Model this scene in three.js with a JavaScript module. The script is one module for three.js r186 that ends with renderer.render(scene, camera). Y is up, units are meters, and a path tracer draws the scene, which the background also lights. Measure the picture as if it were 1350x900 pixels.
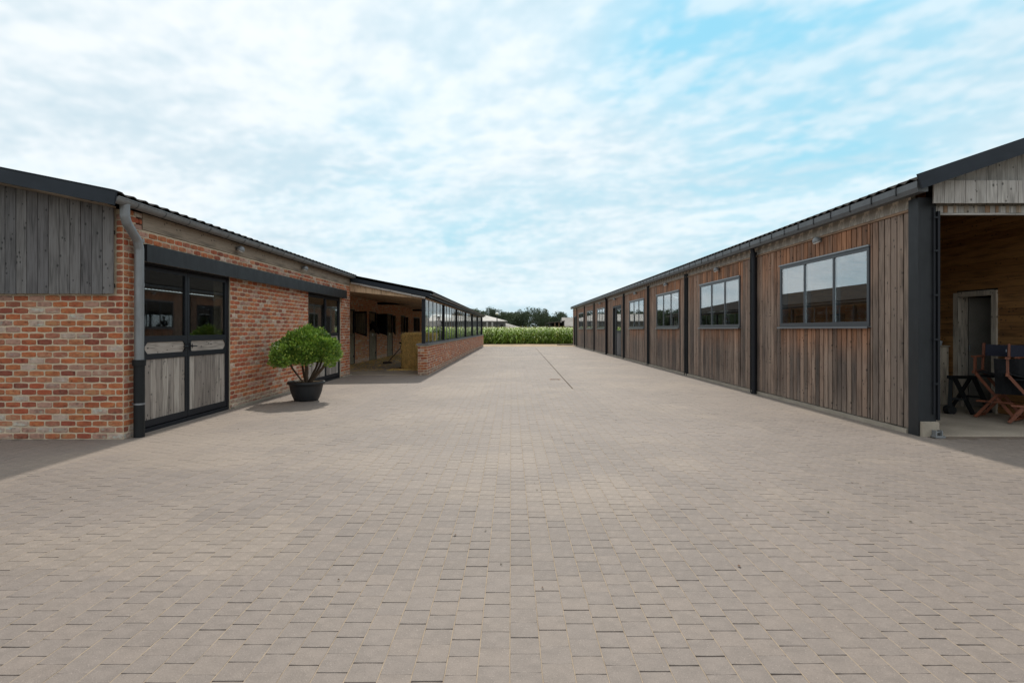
import * as THREE from 'three';
import { mergeGeometries } from 'three/addons/utils/BufferGeometryUtils.js';
import { MarchingCubes } from 'three/addons/objects/MarchingCubes.js';

// ---------------------------------------------------------------- camera, sky, sun, exposure
const scene = new THREE.Scene();
const renderer = new THREE.WebGLRenderer({ antialias: true });
renderer.setSize(1024, 682);
renderer.toneMapping = THREE.LinearToneMapping;
renderer.toneMappingExposure = 1.22;
renderer.shadowMap.enabled = true;
const camera = new THREE.PerspectiveCamera(61.93, 1024 / 682, 0.1, 4000);
camera.position.set(0, 1.45, 0);
camera.lookAt(0, 1.45, -10);
camera.setViewOffset(1350, 900, 1, 16, 1350, 900);      // a level camera with a little lens shift

// seeded random numbers and periodic value noise
function rng(seed) { let s = seed >>> 0; return () => { s = (s + 0x6d2b79f5) | 0; let t = Math.imul(s ^ (s >>> 15), 1 | s); t = (t + Math.imul(t ^ (t >>> 7), 61 | t)) ^ t; return ((t ^ (t >>> 14)) >>> 0) / 4294967296; }; }
const LAT = (() => { const r = rng(77), a = new Float32Array(65536); for (let i = 0; i < 65536; i++) a[i] = r(); return a; })();
const fade = (t) => t * t * (3 - 2 * t);
function vnoise(x, y, px = 256, py = 256, s = 0) {
  const x0 = Math.floor(x), y0 = Math.floor(y), fx = fade(x - x0), fy = fade(y - y0);
  const m = (a, p) => ((a % p) + p) % p, xa = m(x0, px), xb = m(x0 + 1, px), ya = m(y0, py), yb = m(y0 + 1, py);
  const g = (i, j) => LAT[(((i + s * 37) & 255) + (((j + s * 91) & 255) << 8))];
  const a = g(xa, ya), b = g(xb, ya), c = g(xa, yb), d = g(xb, yb);
  return a + (b - a) * fx + (c - a) * fy + (a - b - c + d) * fx * fy;
}
function fbm(x, y, oct, px = 256, py = 256, s = 0) {
  let v = 0, a = 0.5, n = 0;
  for (let o = 0; o < oct; o++) { v += a * vnoise(x, y, px, py, s + o); n += a; a *= 0.5; x *= 2; y *= 2; px *= 2; py *= 2; if (px > 256) px = 256; if (py > 256) py = 256; }
  return v / n;
}
const smooth = (a, b, x) => fade(Math.min(1, Math.max(0, (x - a) / (b - a))));
const lerp = (a, b, t) => a + (b - a) * t;

const SUN_EL = 46 * Math.PI / 180;
const sunDir = new THREE.Vector3(0.004, Math.sin(SUN_EL), -Math.cos(SUN_EL)).normalize();
function makeSky() {
  const W = 2048, H = 1024, data = new Float32Array(W * H * 4);
  const gaps = [[1030, 145, 0.15, 0.30], [1190, 55, 0.14, 0.16], [900, 95, 0.1, 0.12], [950, 185, 0.13, 0.10], [690, 340, 0.10, 0.09], [565, 275, 0.1, 0.09], [480, 245, 0.08, 0.06], [640, 20, 0.13, 0.04], [430, 300, 0.12, 0.05], [1340, 30, 0.1, 0.08]].map(([x, y, r, w]) => [new THREE.Vector3(x - 674, 434 - y, -750).normalize(), r, w]);
  const d = new THREE.Vector3();
  for (let j = 0; j < H; j++) {
    const el = ((j + 0.5) / H - 0.5) * Math.PI, cy = Math.cos(el), y = Math.sin(el);
    for (let i = 0; i < W; i++) {
      const az = ((i + 0.5) / W - 0.5) * 2 * Math.PI, o = (j * W + i) * 4;
      d.set(Math.cos(az) * cy, y, Math.sin(az) * cy);
      const yy = Math.max(y, 0);
      const k = 1 / (yy + 0.11), x1 = d.x * k, z1 = d.z * k;
      // slanted sheets of thin cloud, broken up by small cells
      const rx = x1 * 0.82 + z1 * 0.57, rz = -x1 * 0.57 + z1 * 0.82;
      const wx = fbm(rx * 1.3 + 40, rz * 1.3 + 7, 3, 256, 256, 3) - 0.5, wz = fbm(rx * 1.3 + 9, rz * 1.3 + 60, 3, 256, 256, 9) - 0.5;
      const sheet = fbm(rx * 1.0 + wx * 0.7 + 30, rz * 1.5 + wz * 0.7 + 20, 6, 256, 256, 5);
      const cells = fbm(rx * 6.5 + wx * 2 + 80, rz * 9 + wz * 2 + 33, 4, 256, 256, 11);
      const shade = fbm(rx * 1.3 + wz * 0.9 + 11, rz * 1.9 + wx * 0.9 + 51, 5, 256, 256, 21);
      let gap = 0;
      for (const [v, r, w] of gaps) { const a = Math.acos(Math.min(1, d.dot(v))); gap += w * Math.exp(-(a * a) / (2 * r * r)); }
      const fine = fbm(rx * 19 + wz * 3 + 15, rz * 25 + wx * 3 + 71, 4, 256, 256, 31);
      const holes = smooth(0.50, 0.78, 1 - sheet + (cells - 0.5) * 0.35) * 0.55;
      const soft = fbm(rx * 0.8 + wx * 0.7 + 130, rz * 1.0 + wz * 0.7 + 90, 4, 256, 256, 41);
      const open = Math.min(0.66, gap * 1.25 * (0.75 + 1.7 * smooth(0.2, 0.8, soft)) + holes * 0.32) * (0.55 + 0.8 * smooth(0.32, 0.68, 0.65 * (1 - cells) + 0.35 * (1 - fine)));
      const cover = 1 - Math.min(0.9, open);
      const bright = smooth(0.22, 0.74, shade * 0.75 + sheet * 0.25 + (cells - 0.5) * 0.36 + (fine - 0.5) * 0.30 + 0.05);
      const toSun = Math.max(0, d.dot(sunDir)), glow = Math.pow(toSun, 5) * 0.05;
      const up = smooth(0, 0.55, yy);
      const blue = [lerp(0.36, 0.20, up), lerp(0.65, 0.57, up), lerp(0.75, 0.77, up)];
      const cloud = [lerp(0.53, 0.77, bright), lerp(0.65, 0.815, bright), lerp(0.72, 0.842, bright)];
      const haze = Math.exp(-yy / 0.07);
      const hz = [0.58, 0.71, 0.76];
      for (let c = 0; c < 3; c++) {
        let v = lerp(blue[c], cloud[c], cover) + glow * [1, 0.97, 0.92][c];
        v = lerp(v, hz[c] * lerp(0.93, 1.08, bright), 0.62 * haze);
        if (y < 0) v = lerp(v, [0.22, 0.2, 0.16][c], smooth(0, 0.12, -y));
        data[o + c] = v;
      }
      data[o + 3] = 1;
    }
  }
  const t = new THREE.DataTexture(data, W, H, THREE.RGBAFormat, THREE.FloatType);
  t.mapping = THREE.EquirectangularReflectionMapping; t.magFilter = t.minFilter = THREE.LinearFilter; t.colorSpace = THREE.LinearSRGBColorSpace; t.needsUpdate = true;
  return t;
}
const skyTex = makeSky();
scene.background = skyTex; scene.environment = skyTex;
const sun = new THREE.DirectionalLight(new THREE.Color(1, 0.93, 0.82), 2.6);
sun.position.copy(sunDir).multiplyScalar(120).add(new THREE.Vector3(0, 0, -25)); sun.target.position.set(0, 0, -25);
sun.castShadow = true; sun.shadow.radius = 3; sun.shadow.mapSize.set(4096, 4096);
Object.assign(sun.shadow.camera, { left: -40, right: 40, top: 50, bottom: -50, near: 1, far: 300 });
scene.add(sun, sun.target);

// ---------------------------------------------------------------- textures (colour, grain, wear only)
function tex(W, H, f, srgb = true) {
  const data = new Uint8Array(W * H * 4);
  for (let y = 0; y < H; y++) for (let x = 0; x < W; x++) {
    const v = f((x + 0.5) / W, (y + 0.5) / H), c = Array.isArray(v) ? v : [v, v, v], o = (y * W + x) * 4;
    for (let k = 0; k < 3; k++) { const q = Math.min(1, Math.max(0, c[k])); data[o + k] = 255 * (srgb ? Math.pow(q, 1 / 2.2) : q); }
    data[o + 3] = 255;
  }
  const t = new THREE.DataTexture(data, W, H); t.wrapS = t.wrapT = THREE.RepeatWrapping; t.magFilter = THREE.LinearFilter; t.minFilter = THREE.LinearMipmapLinearFilter; t.generateMipmaps = true;
  t.colorSpace = srgb ? THREE.SRGBColorSpace : THREE.NoColorSpace; t.needsUpdate = true; return t;
}
const rep = (t, x, y = x) => { const c = t.clone(); c.repeat.set(x, y); c.needsUpdate = true; return c; };
// wood: u across the grain (1 m), v along it (1 m)
const knots = (() => { const r = rng(5), a = []; for (let i = 0; i < 26; i++) a.push([r(), r(), 0.004 + r() * 0.006]); return a; })();
const woodV = (u, v) => {
  const wob = 0.012 * (fbm(u * 6, v * 4, 3, 6, 4, 2) - 0.5);
  const g = fbm((u + wob) * 36, v * 3, 4, 36, 3, 4), f = vnoise((u + wob) * 170, v * 8, 170, 8, 6), b = fbm(u * 8, v * 3, 3, 8, 3, 8);
  let k = 1;
  for (const [ku, kv, kr] of knots) { const dx = Math.min(Math.abs(u - ku), 1 - Math.abs(u - ku)), dy = Math.min(Math.abs(v - kv), 1 - Math.abs(v - kv)) * 0.7; const q = Math.sqrt(dx * dx + dy * dy) / kr; if (q < 2.2) k = Math.min(k, 0.3 + 0.7 * smooth(0.75, 2.2, q)); }
  return { g, f, b, k };
};
const T = {};
T.wood = tex(512, 512, (u, v) => { const { g, f, b, k } = woodV(u, v); const q = Math.max(0.12, -0.10 + 0.80 * g + 0.42 * f + 0.70 * b) * k; return [q, q * 0.985, q * 0.97]; });
T.woodBump = tex(512, 512, (u, v) => { const { g, f, k } = woodV(u, v); return (0.5 * g + 0.5 * f) * (0.6 + 0.4 * k); }, false);
T.brick = tex(512, 512, (u, v) => {
  const s = fbm(u * 26, v * 26, 4, 26, 26, 3), m = smooth(0.54, 0.78, fbm(u * 15, v * 24, 4, 15, 24, 14)), d = smooth(0.60, 0.78, fbm(u * 20, v * 20, 3, 20, 20, 25)), q = 0.52 + 0.42 * s - 0.22 * d;
  return [lerp(q, 0.95, m * 0.4), lerp(q, 1.35, m * 0.75), lerp(q, 1.6, m * 0.8)];
});
T.rough = tex(256, 256, (u, v) => fbm(u * 40, v * 40, 4, 40, 40, 8), false);
T.mortar = tex(256, 256, (u, v) => { const a = fbm(u * 10, v * 10, 4, 10, 10, 6), b = vnoise(u * 120, v * 120, 120, 120, 3); const q = 0.6 + 0.35 * a + 0.16 * b; return [q, q * 0.98, q * 0.94]; });
T.paver = tex(512, 512, (u, v) => {
  const a = fbm(u * 9, v * 9, 4, 9, 9, 3), b = vnoise(u * 150, v * 150, 150, 150, 4), c = vnoise(u * 235, v * 235, 235, 235, 7), sp = smooth(0.82, 0.97, b) * 0.5, dk = smooth(0.80, 0.96, c) * 0.28;
  const q = 0.54 + 0.20 * a + sp * 1.3 - dk; return [q, q * 0.985, q * 0.965];
});
T.dirt = tex(512, 512, (u, v) => { const a = fbm(u * 5, v * 5, 6, 5, 5, 5), b = vnoise(u * 200, v * 200, 200, 200, 3); const q = 0.45 + 0.6 * a * 0.8 + 0.14 * b; return [q, q * 0.97, q * 0.93]; });
T.metal = tex(256, 256, (u, v) => { const a = fbm(u * 6, v * 6, 5, 6, 6, 5), b = fbm(u * 50, v * 4, 3, 50, 4, 9); return 0.62 + 0.3 * a + 0.18 * b; });
T.plate = tex(512, 256, (u, v) => { const a = smooth(0.40, 0.62, fbm(u * 7, v * 3, 5, 7, 3, 5)), b = fbm(u * 40, v * 40, 3, 40, 40, 2); const q = (0.35 + 0.5 * a) * (0.8 + 0.4 * b); return [q, q * 0.95, q * 0.88]; });

// ---------------------------------------------------------------- materials
const col = (c) => new THREE.Color().setRGB(c[0], c[1], c[2]);
function mat(c, roughness = 0.8, o = {}) { return new THREE.MeshStandardMaterial({ color: col(c), roughness, metalness: 0, side: THREE.DoubleSide, ...o }); }
const wood = (c, o = {}) => mat(c, 0.85, { map: T.wood, bumpMap: T.woodBump, bumpScale: 0.0025, ...o });
const dull = (c, roughness) => new THREE.MeshPhysicalMaterial({ color: col(c), roughness, specularIntensity: 0.45, map: rep(T.metal, 0.9), roughnessMap: rep(T.metal, 1.3), side: THREE.DoubleSide });
const M = {
  mortar: mat([0.60, 0.49, 0.365], 0.95, { map: rep(T.mortar, 1.1), bumpMap: rep(T.rough, 1.7), bumpScale: 0.004 }),
  brickInst: mat([1, 1, 1], 0.92, { map: T.brick, bumpMap: T.rough, bumpScale: 0.003 }),
  barnPlank: mat([1, 1, 1], 0.84, { map: T.wood, bumpMap: T.woodBump, bumpScale: 0.003, vertexColors: true }),
  greyPlanks: [[0.125, 0.119, 0.121], [0.145, 0.138, 0.138], [0.10, 0.096, 0.100], [0.165, 0.155, 0.152], [0.13, 0.122, 0.124]].map((c) => wood(c)),
  palePlanks: [[0.46, 0.43, 0.40], [0.40, 0.375, 0.35], [0.50, 0.47, 0.44], [0.43, 0.40, 0.375]].map((c) => wood(c)),
  doorPlanks: [[0.37, 0.32, 0.28], [0.30, 0.258, 0.225], [0.41, 0.36, 0.315], [0.25, 0.212, 0.185]].map((c) => wood(c)),
  inWood: [[0.32, 0.15, 0.048], [0.36, 0.172, 0.056], [0.28, 0.128, 0.04], [0.39, 0.19, 0.064]].map((c) => wood(c, { roughness: 0.6 })),
  streak: [[0.42, 0.33, 0.25], [0.30, 0.19, 0.12], [0.47, 0.40, 0.33]].map((c) => wood(c)),
  ceiling: [[0.62, 0.43, 0.27], [0.57, 0.39, 0.24], [0.66, 0.46, 0.29]].map((c) => wood(c)),
  beam: wood([0.30, 0.235, 0.175]),
  jamb: wood([0.52, 0.45, 0.37]),
  counter: wood([0.58, 0.50, 0.40]),
  stableDoor: wood([0.36, 0.31, 0.21]),
  plate: mat([0.85, 0.79, 0.72], 0.9, { map: rep(T.plate, 0.6, 3) }),
  black: new THREE.MeshPhysicalMaterial({ color: col([0.014, 0.015, 0.019]), roughness: 0.5, specularIntensity: 0.45, side: THREE.DoubleSide }),
  steel: dull([0.022, 0.0225, 0.025], 0.6),
  postGrey: dull([0.028, 0.030, 0.033], 0.55),
  alu: mat([0.22, 0.23, 0.245], 0.35, { metalness: 0.6 }),
  frame: mat([0.055, 0.06, 0.068], 0.4, { metalness: 0.2 }),
  verge: dull([0.022, 0.028, 0.038], 0.55),
  zinc: mat([0.26, 0.265, 0.27], 0.5, { metalness: 0.35, map: rep(T.metal, 0.9), bumpMap: rep(T.rough, 2), bumpScale: 0.001 }),
  gutterGrey: mat([0.13, 0.135, 0.14], 0.5, { metalness: 0.3, map: rep(T.metal, 0.8) }),
  roof: new THREE.MeshPhysicalMaterial({ color: col([0.050, 0.047, 0.045]), roughness: 0.95, specularIntensity: 0.12, map: rep(T.dirt, 0.5), side: THREE.DoubleSide }),
  roofPale: mat([0.34, 0.32, 0.30], 0.8, { map: rep(T.dirt, 0.3) }),
  castIron: new THREE.MeshPhysicalMaterial({ color: col([0.014, 0.015, 0.016]), roughness: 0.6, specularIntensity: 0.5, map: rep(T.metal, 1.5), side: THREE.DoubleSide }),
  slot: new THREE.MeshPhysicalMaterial({ color: col([0.11, 0.085, 0.065]), roughness: 1, specularIntensity: 0.05, side: THREE.DoubleSide }),
  bluestone: mat([0.19, 0.195, 0.205], 0.7, { map: rep(T.dirt, 1.1) }),
  concrete: mat([0.42, 0.37, 0.305], 0.95, { map: rep(T.dirt, 0.9), bumpMap: rep(T.rough, 1.5), bumpScale: 0.002 }),
  porchFloor: mat([0.42, 0.35, 0.28], 0.9, { map: rep(T.dirt, 0.35) }),
  roomFloor: mat([0.46, 0.40, 0.33], 0.85, { map: rep(T.dirt, 0.5) }),
  dark: mat([0.015, 0.014, 0.013], 0.9),
  inner: mat([0.022, 0.018, 0.015], 0.95, { map: rep(T.dirt, 0.4) }),
  plaster: mat([0.30, 0.28, 0.25], 0.9, { map: rep(T.dirt, 0.5) }),
  lampGlass: mat([0.78, 0.78, 0.76], 0.25),
  window: new THREE.MeshPhysicalMaterial({ color: col([0.8, 0.83, 0.84]), roughness: 0.0, transmission: 1, thickness: 0, ior: 3.4, side: THREE.DoubleSide }),
  doorGlass: new THREE.MeshPhysicalMaterial({ color: col([0.72, 0.75, 0.74]), roughness: 0.02, transmission: 1, thickness: 0, ior: 1.9, side: THREE.DoubleSide }),
  screenGlass: new THREE.MeshPhysicalMaterial({ color: col([0.95, 0.97, 0.97]), roughness: 0.0, transmission: 1, thickness: 0, ior: 1.45, specularIntensity: 0.72, side: THREE.DoubleSide }),
};

// ---------------------------------------------------------------- naming and building helpers
const used = new Map(), off = new WeakMap();
const numbered = (n) => { const k = used.get(n) ?? 0; used.set(n, k + 1); return k ? n + '_' + String(k).padStart(3, '0') : n; };
function thing(name, label, category, at = [0, 0, 0], group) {
  const o = new THREE.Group(); o.name = numbered(name); o.position.set(...at); scene.add(o); off.set(o, new THREE.Vector3(...at));
  o.userData = { label, category }; if (group) o.userData.group = group; return o;
}
function sub(name, parent) { const o = new THREE.Group(); o.name = name; parent.add(o); off.set(o, off.get(parent)); return o; }
// a mesh under a thing; its geometry is given in world coordinates
function part(name, g, m, parent) {
  const geo = Array.isArray(g) ? join(g) : g, b = off.get(parent); if (b) geo.translate(-b.x, -b.y, -b.z);
  const o = new THREE.Mesh(geo, m); o.name = name; o.castShadow = o.receiveShadow = true; parent.add(o); if (b) off.set(o, b); return o;
}
// one geometry shared by many meshes: placed by position instead
function placed(name, geo, m, parent, p, ry = 0, s) {
  const b = off.get(parent), o = new THREE.Mesh(geo, m); o.name = name; o.position.set(p[0] - b.x, p[1] - b.y, p[2] - b.z); o.rotation.y = ry; if (s) o.scale.set(...s);
  o.castShadow = o.receiveShadow = true; parent.add(o); return o;
}
function structure(name, g, m) { const o = new THREE.Mesh(Array.isArray(g) ? join(g) : g, m); o.name = name; o.userData = { kind: 'structure' }; o.castShadow = o.receiveShadow = true; scene.add(o); off.set(o, new THREE.Vector3()); return o; }
function join(list) {
  const color = list.some((g) => g.attributes.color);
  const l = list.map((g) => { const q = g.index ? g.toNonIndexed() : g; for (const k of Object.keys(q.attributes)) if (!['position', 'normal', 'uv', 'color'].includes(k)) q.deleteAttribute(k); if (!q.attributes.uv) uvM(q); if (color && !q.attributes.color) q.setAttribute('color', new THREE.BufferAttribute(new Float32Array(q.attributes.position.count * 3).fill(1), 3)); return q; });
  return l.length === 1 ? l[0] : mergeGeometries(l);
}
// texture coordinates in metres, taken along the axis that each face looks; v runs along 'grain' when one is given
function uvM(g, du = 0, dv = 0, grain = 'y') {
  const p = g.attributes.position, n = g.attributes.normal, uv = new Float32Array(p.count * 2);
  for (let i = 0; i < p.count; i++) {
    const a = [Math.abs(n.getX(i)), Math.abs(n.getY(i)), Math.abs(n.getZ(i))], x = p.getX(i), y = p.getY(i), z = p.getZ(i);
    const k = a[0] >= a[1] && a[0] >= a[2] ? 0 : a[1] >= a[2] ? 1 : 2;
    let u, v;
    if (grain === 'y') [u, v] = k === 0 ? [z, y] : k === 1 ? [x, z] : [x, y];
    else if (grain === 'z') [u, v] = k === 0 ? [y, z] : k === 1 ? [x, z] : [y, x];
    else [u, v] = k === 0 ? [y, z] : k === 1 ? [z, x] : [y, x];
    uv[i * 2] = u + du; uv[i * 2 + 1] = v + dv;
  }
  g.setAttribute('uv', new THREE.BufferAttribute(uv, 2)); return g;
}
const R = rng(2024);
// a box between two corners, given as x, y and depth D in front of the camera (z = -D)
function bx(x0, x1, y0, y1, d0, d1, grain = 'y') {
  const g = new THREE.BoxGeometry(Math.abs(x1 - x0), Math.abs(y1 - y0), Math.abs(d1 - d0)).toNonIndexed(); g.translate((x0 + x1) / 2, (y0 + y1) / 2, -(d0 + d1) / 2);
  return uvM(g, R(), R(), grain);
}
// a box with worn, chamfered front edges; front looks along +z, centre of its back at the origin
function block(w, h, d, c, jit, seed, nx = 3, ny = 2) {
  const r = rng(seed), j = () => (r() - 0.5) * jit, P = [], ring = [], outer = [], back = [];
  const fr = []; for (let y = 0; y <= ny; y++) { const row = []; for (let x = 0; x <= nx; x++) { const ex = x === 0 || x === nx, ey = y === 0 || y === ny, k = ex && ey ? 1.9 : 1; row.push([lerp(-w / 2 + c * (ex && ey ? k : 1), w / 2 - c * (ex && ey ? k : 1), x / nx) + j(), lerp(-h / 2 + c * (ex && ey ? k : 1), h / 2 - c * (ex && ey ? k : 1), y / ny) + j(), d + j() * 0.6 - (ex || ey ? 0.0005 : 0)]); } fr.push(row); }
  const per = []; for (let x = 0; x <= nx; x++) per.push(fr[0][x]); for (let y = 1; y <= ny; y++) per.push(fr[y][nx]); for (let x = nx - 1; x >= 0; x--) per.push(fr[ny][x]); for (let y = ny - 1; y >= 1; y--) per.push(fr[y][0]);
  const tri = (a, b, q) => P.push(...a, ...b, ...q), quad = (a, b, q, e) => { tri(a, b, q); tri(a, q, e); };
  for (let y = 0; y < ny; y++) for (let x = 0; x < nx; x++) quad(fr[y][x], fr[y][x + 1], fr[y + 1][x + 1], fr[y + 1][x]);
  for (const p of per) { const sx = Math.min(1, (w / 2) / Math.max(1e-6, Math.abs(p[0]))), ox = Math.abs(p[0]) > w / 2 - c * 2.6 - jit, oy = Math.abs(p[1]) > h / 2 - c * 2.6 - jit; outer.push([p[0] + (ox ? Math.sign(p[0]) * c : 0), p[1] + (oy ? Math.sign(p[1]) * c : 0), d - c * 1.1]); back.push([outer.at(-1)[0], outer.at(-1)[1], 0]); }
  for (let i = 0; i < per.length; i++) { const k = (i + 1) % per.length; quad(outer[i], outer[k], per[k], per[i]); quad(back[i], back[k], outer[k], outer[i]); }
  const g = new THREE.BufferGeometry(); g.setAttribute('position', new THREE.Float32BufferAttribute(P, 3)); g.computeVertexNormals(); return uvM(g, r(), r());
}
function tube(pts, r, seg = 8, n) { const c = new THREE.CatmullRomCurve3(pts.map((p) => new THREE.Vector3(p[0], p[1], -p[2])), false, 'catmullrom', 0.05); return uvM(new THREE.TubeGeometry(c, n ?? Math.max(2, pts.length * 4), r, seg).toNonIndexed()); }
function rod(a, b, r0, r1 = r0, seg = 8) { // a straight round bar, points as x, y, D
  const A = new THREE.Vector3(a[0], a[1], -a[2]), B = new THREE.Vector3(b[0], b[1], -b[2]), L = A.distanceTo(B), g = new THREE.CylinderGeometry(r1, r0, L, seg).toNonIndexed();
  g.applyQuaternion(new THREE.Quaternion().setFromUnitVectors(new THREE.Vector3(0, 1, 0), B.clone().sub(A).normalize())); g.translate((A.x + B.x) / 2, (A.y + B.y) / 2, (A.z + B.z) / 2); return uvM(g);
}
function bar(a, b, w, t, up = [0, 1, 0]) { // a straight square bar
  if (up[2] === 1) [w, t] = [t, w];
  const A = new THREE.Vector3(a[0], a[1], -a[2]), B = new THREE.Vector3(b[0], b[1], -b[2]), L = A.distanceTo(B), y = B.clone().sub(A).normalize(), U = new THREE.Vector3(...up), x = U.clone().cross(y); if (x.length() < 1e-3) x.set(1, 0, 0); x.normalize(); const z = x.clone().cross(y);
  const g = new THREE.BoxGeometry(w, L, t).toNonIndexed(); uvM(g, R(), R()); g.applyMatrix4(new THREE.Matrix4().makeBasis(x, y, z)); g.translate((A.x + B.x) / 2, (A.y + B.y) / 2, (A.z + B.z) / 2); return g;
}
// corrugated sheet over a sloping plane: eave line at (xe, ye), ridge at (xr, yr), from depth d0 to d1
function corrugated(xe, ye, xr, yr, d0, d1, pitch, amp, t = 0.012) {
  const n = Math.ceil((d1 - d0) / pitch * 6), P = [], L = Math.hypot(xr - xe, yr - ye), nx = -(yr - ye) / L * Math.sign(xr - xe), ny = Math.abs(xr - xe) / L;
  const at = (i, e, low) => { const d = lerp(d0, d1, i / n), o = amp * Math.cos(2 * Math.PI * (d - d0) / pitch) - (low ? t : 0); return [(e ? xe : xr) + nx * o, (e ? ye : yr) + ny * o, -d]; };
  const quad = (a, b, c, d) => P.push(...a, ...b, ...c, ...a, ...c, ...d);
  for (let i = 0; i < n; i++) { quad(at(i, 1, 0), at(i + 1, 1, 0), at(i + 1, 0, 0), at(i, 0, 0)); quad(at(i, 0, 1), at(i + 1, 0, 1), at(i + 1, 1, 1), at(i, 1, 1)); quad(at(i, 1, 1), at(i + 1, 1, 1), at(i + 1, 1, 0), at(i, 1, 0)); }
  quad(at(0, 1, 1), at(0, 1, 0), at(0, 0, 0), at(0, 0, 1)); quad(at(n, 1, 1), at(n, 1, 0), at(n, 0, 0), at(n, 0, 1));
  const g = new THREE.BufferGeometry(); g.setAttribute('position', new THREE.Float32BufferAttribute(P, 3)); g.computeVertexNormals(); return uvM(g);
}
// a weathered plank standing up: bevelled profile, colour varying with height (vertex colours); front looks along +z
function plank(w, h, d, tone, segs = 6, seed = 1) {
  const r = rng(seed), prof = [[-w / 2, 0], [-w / 2, d - 0.003], [-w / 2 + 0.003, d], [w / 2 - 0.003, d], [w / 2, d - 0.003], [w / 2, 0]], P = [], C = [], U = [], du = r(), dv = r();
  const put = (k, s) => { const y = h * s / segs, c = tone(y); P.push(prof[k][0], y, prof[k][1]); C.push(...c); U.push(prof[k][0] + prof[k][1] + du, y + dv); };
  for (let s = 0; s < segs; s++) for (let k = 0; k < prof.length - 1; k++) { put(k, s); put(k + 1, s + 1); put(k, s + 1); put(k, s); put(k + 1, s); put(k + 1, s + 1); }
  for (const s of [0, segs]) for (const [a, b, c] of [[0, 1, 4], [0, 4, 5], [1, 2, 3], [1, 3, 4]]) { put(a, s); put(b, s); put(c, s); }
  const g = new THREE.BufferGeometry(); g.setAttribute('position', new THREE.Float32BufferAttribute(P, 3)); g.setAttribute('color', new THREE.Float32BufferAttribute(C, 3)); g.setAttribute('uv', new THREE.Float32BufferAttribute(U, 2)); g.computeVertexNormals(); return g;
}
function instanced(name, geo, m, list, parent, kind = 'stuff') { // list of [matrix, colour]
  const o = new THREE.InstancedMesh(geo, m, list.length); list.forEach(([x, c], i) => { o.setMatrixAt(i, x); if (c) o.setColorAt(i, c); });
  o.name = name; o.castShadow = o.receiveShadow = true; if (kind) o.userData = { kind }; (parent ?? scene).add(o); return o;
}
const mtx = (x, y, z, ry = 0, s = [1, 1, 1], rx = 0, rz = 0) => new THREE.Matrix4().compose(new THREE.Vector3(x, y, z), new THREE.Quaternion().setFromEuler(new THREE.Euler(rx, ry, rz, 'YXZ')), new THREE.Vector3(...s));

// ---------------------------------------------------------------- brickwork
const BW = 0.208, BH = 0.0827;
const TONES = [[0.56, 0.155, 0.055], [0.48, 0.105, 0.045], [0.50, 0.15, 0.065], [0.38, 0.085, 0.045], [0.28, 0.068, 0.042], [0.54, 0.215, 0.115], [0.50, 0.18, 0.08], [0.44, 0.165, 0.10], [0.60, 0.46, 0.37], [0.34, 0.11, 0.065], [0.46, 0.27, 0.21], [0.58, 0.20, 0.085], [0.50, 0.29, 0.215], [0.46, 0.12, 0.05], [0.53, 0.17, 0.065]];
for (const t of TONES) { const m = [0.45, 0.15, 0.07]; for (let i = 0; i < 3; i++) t[i] = lerp(t[i], m[i], 0.1); }
const brickGeos = Array.from({ length: 10 }, (_, i) => block(BW - 0.013, BH - 0.014, 0.05, 0.005, 0.004, 300 + i));
const halfGeos = Array.from({ length: 3 }, (_, i) => block(BW / 2 - 0.013, BH - 0.014, 0.05, 0.005, 0.004, 330 + i, 2, 2));
const brickMats = TONES.map((c, i) => mat(c, 0.92, { map: (() => { const t = T.brick.clone(); t.offset.set(i * 0.31, i * 0.17); t.needsUpdate = true; return t; })(), bumpMap: T.rough, bumpScale: 0.003 }));
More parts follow.
